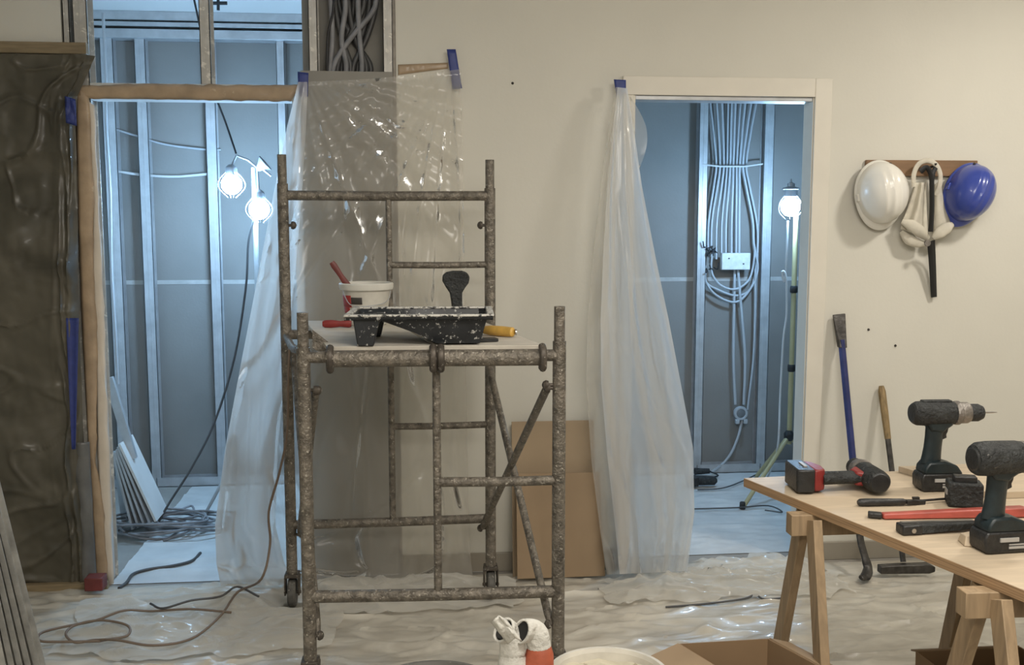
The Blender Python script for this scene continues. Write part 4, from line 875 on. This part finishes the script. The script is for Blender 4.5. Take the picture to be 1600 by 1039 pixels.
# ---------------------------------------------------------------- inside the right doorway
CYc = CY-.045
def c2(x, y, yy=0): return P(x, y, Y=CYc-yy)
xsT = [1108, 1119, 1128, 1138, 1144, 1150, 1158, 1166, 1176, 1184]; xsM = [1119, 1125, 1131, 1136, 1141, 1146, 1151, 1156, 1161, 1166]
xsB = [1106, 1111, 1119, 1127, 1134, 1143, 1150, 1155, 1178, 1184]; yB = [395, 402, 405, 405, 405, 402, 402, 402, 380, 380]
for k in range(10):
    yy = .004*(k % 3)
    pts = [c2(xsT[k], 60, yy), c2(xsT[k], 140, yy), c2((xsT[k]*.45+xsM[k]*.55), 200, yy), c2(xsM[k], 256, yy), c2(xsM[k]*.72+xsB[k]*.28, 290, yy), c2(xsB[k]*.9+xsM[k]*.1, 345, yy), c2(xsB[k], yB[k], yy)]
    if k >= 8: pts += [c2(1186-3*(k-8)-2, 420, yy), c2(1172, 452, yy), c2(1150, 472 if k == 8 else 462, yy), c2(1120, 462 if k == 8 else 452, yy), c2(1103, 440, yy), c2(1102, 415, yy)]
    cord('pale cable of the tied fan in the right doorway, %s at top' % (ORD[k] if k < 9 else 'rightmost'), pts, .0072, 'cable', 'cable', 'service_cable', 'fanned cables in the right doorway', 5)
cord('small cable loop hanging under the junction box, inner one', [c2(1112, 400, .012), c2(1112, 425, .012), c2(1125, 445, .012), c2(1148, 452, .012), c2(1168, 440, .012), c2(1176, 420, .012), c2(1180, 390, .012)], .0068, 'cable', 'cable', 'service_cable')
tag(build('cable_tie', MB().tube([c2(1098, 257, .028), c2(1125, 260, .034), c2(1165, 260, .034), c2(1192, 256, .028)], .005, 8), 'whitecable'), 'thin pale strap tying the cable fan between two studs', 'cable tie')
jb = c2(1146, 408); 
t = thing('junction_box', 'white junction box hanging in the cables in the right doorway', 'junction box', (jb.x, CYc-.04, jb.z-.04))
build('case', MB().box(c2(1124, 408).x, c2(1168, 408).x, CYc-.052, CYc-.012, c2(1146, 421).z, c2(1146, 395).z), 'jbox', t, bev=.004)
build('cover_screws', MB().box(jb.x-.05, jb.x-.04, CYc-.055, CYc-.052, jb.z+.015, jb.z+.022).box(jb.x+.04, jb.x+.05, CYc-.055, CYc-.052, jb.z-.018, jb.z-.011), 'darksteel', t)
for k in range(12):
    x, y = 1103+random.random()*18, 382+random.random()*40
    cord('short dark wire end sprouting beside the junction box', [c2(x, y, .01), c2(x+random.random()*12-6, y+random.random()*12-6, .04), c2(x+random.random()*16-8, y+random.random()*16-8, .05)], .004, 'blackcable', 'wire', 'wire_end', 'bare wire ends beside the junction box', 3, 6)
cord('conduit running from the junction box down to the wall socket, left one', [c2(1148, 421), c2(1147, 480), c2(1146, 560), c2(1149, 632)], .0085, 'cable', 'conduit', 'conduit_pipe')
cord('conduit running from the junction box down to the wall socket, middle one', [c2(1153, 421, .012), c2(1158, 480, .01), c2(1164, 560), c2(1162, 632)], .0085, 'cable', 'conduit', 'conduit_pipe')
cord('conduit along the right stud down to the wall socket, right one', [c2(1180, 420, .015), c2(1180, 480, .01), c2(1177, 560, .01), c2(1168, 640, .01)], .0065, 'cable', 'conduit', 'conduit_pipe')
cord('grey conduit curving from the wall socket down to the floor in the right doorway', [c2(1160, 655), c2(1154, 680), c2(1144, 705), c2(1130, 724), P(1112, 738, Z=.03)], .0085, 'cable', 'conduit', 'conduit_pipe')
s_ = c2(1156, 645)
t = thing('wall_socket', 'round grey socket where the conduits meet low in the right doorway', 'socket', (s_.x, CYc, s_.z))
build('ring', MB().lathe([(.026, 0), (.042, 0), (.044, .02), (.040, .028), (.030, .028), (.026, .02)], 24, Matrix.Translation((s_.x, CYc+.0, s_.z)) @ Matrix.Rotation(R(90), 4, 'X')), 'cable', t)
build('face', MB().lathe([(.029, .0), (.029, .022), (.02, .026)], 20, Matrix.Translation((s_.x, CYc, s_.z)) @ Matrix.Rotation(R(90), 4, 'X')), 'socket', t)
for dx in (-.02, .03): build('clip', MB().box(s_.x+dx-.012, s_.x+dx+.012, CYc-.03, CYc, s_.z-.065, s_.z-.035), 'cable', t, bev=.004)
# right work light
lY = 1.0
b3 = P(1235, 323, Y=lY); pb = P(1243, 690, Y=lY+.05)
t = thing('work_light', 'single-bulb work light on a yellow tripod pole in the right doorway', 'work light', (pb.x, lY+.05, 0))
pxx = P(1242, 400, Y=lY+.05).x
build('pole', MB().tube([(pxx, lY+.05, .30), (pxx, lY+.05, b3.z-.03)], .014, 12), 'polewood', t)
for y in (452, 575):
    p = P(1240, y, Y=lY+.05); build('collar', MB().lathe([(.018, -.02), (.021, -.015), (.021, .015), (.018, .02)], 16, Matrix.Translation((pxx, lY+.05, p.z))), 'black', t)
hub = V((pxx-.01, lY+.03, P(1235, 680, Y=lY+.05).z)); ft0 = P(1160, 794, Z=.01)
build('leg', MB().tube([hub, ft0], .012, 10), 'polewood', t); build('leg', MB().tube([hub, (pxx+.35, lY+.1, .02)], .012, 10), 'polewood', t); build('leg', MB().tube([hub, (pxx-.05, lY+.42, .02)], .012, 10), 'polewood', t)
build('hub', MB().lathe([(.02, -.025), (.028, -.01), (.028, .015), (.018, .03)], 16, Matrix.Translation(hub)), 'black', t)
build('rubber_foot', MB().lathe([(.016, -.005), (.016, .03), (.012, .035)], 12, Matrix.Translation(ft0)), 'black', t)
h = build('lamp_head', MB().lathe([(.032, .050), (.038, .055), (.036, .09), (.045, .094), (.045, .10), (.02, .108), (.02, .125), (.006, .13), (.004, .15)], 20, Matrix.Translation(b3)), 'lampgl', t)
build('bulb', bulbshape(b3, .052), 'bulb', h, origin=parent_world(t), label='glowing cool white bulb')
g_ = MB()
for a in range(0, 360, 60):
    ca, sa = math.cos(R(a+10)), math.sin(R(a+10)); g_.tube(cr([b3+V((.038*ca, .038*sa, .06)), b3+V((.066*ca, .066*sa, .02)), b3+V((.066*ca, .066*sa, -.03)), b3+V((.03*ca, .03*sa, -.066))], 4), .002, 6)
build('wire_cage', g_, 'lampgl', h, origin=parent_world(t))
cord('white lamp cable hanging beside the yellow tripod pole in the right doorway', [P(1231, 345, Y=lY), P(1229, 400, Y=lY), P(1226, 440, Y=lY+.01), P(1222, 425, Y=lY+.01), P(1228, 432, Y=lY), P(1229, 490, Y=lY), P(1224, 530, Y=lY), P(1219, 620, Y=lY), P(1215, 700, Y=lY), P(1200, 745, Z=.02)], .006, 'whitecable', 'cable', 'lamp_cable')
# black tools on the floor, cords
p = P(1100, 760, Z=.012)
t = thing('power_tool', 'black power tool lying on the floor beside the hem in the right doorway', 'power tool', (p.x, p.y, .0))
build('body', MB().tube([V((p.x-.07, p.y, .05)), V((p.x-.05, p.y, .05)), V((p.x+.06, p.y+.0, .045)), V((p.x+.075, p.y, .045))], [.018, .03, .026, .012], 14), 'blackrough', t)
build('battery', MB().box(p.x-.10, p.x-.04, p.y-.035, p.y+.035, .02, .075), 'black', t, bev=.006)
p = P(1098, 742, Z=.012)
t = thing('cable_plug', 'small dark plug lying behind the black power tool in the right doorway', 'plug', (p.x, p.y, 0))
build('body', MB().tube([V((p.x-.05, p.y, .035)), V((p.x+.04, p.y, .035))], [.022, .016], 12), 'blackrough', t); build('cord_tail', MB().tube(cr([V((p.x+.04, p.y, .035)), V((p.x+.08, p.y-.05, .02)), V((p.x+.02, p.y-.10, .02))], 4), .005, 8), 'blackcable', t)
cord('thin dark cord lying across the white floor sheet in the right doorway', [wz(1090, 768)+V((0, 0, .01)), wz(1130, 765)+V((0, 0, .01)), wz(1165, 752)+V((0, 0, .01)), wz(1185, 742)+V((0, 0, .01))], .004, 'darkcable')
cord('thin cord loop on the floor under the table corner in the right doorway', [wz(1085, 798)+V((0, 0, .01)), wz(1150, 796)+V((0, 0, .01)), wz(1200, 793)+V((0, 0, .01)), wz(1222, 803)+V((0, 0, .01)), wz(1195, 800)+V((0, 0, .01))], .004, 'darkcable')
cord('dark cord lying on the dust sheet before the right doorway', [fl_(1040, 953, -.005), fl_(1100, 951), fl_(1160, 943), fl_(1180, 934), fl_(1195, 941), fl_(1235, 940)], .0045, 'darkcable')
for o in bpy.data.objects:
    if '_local' in o: del o['_local']
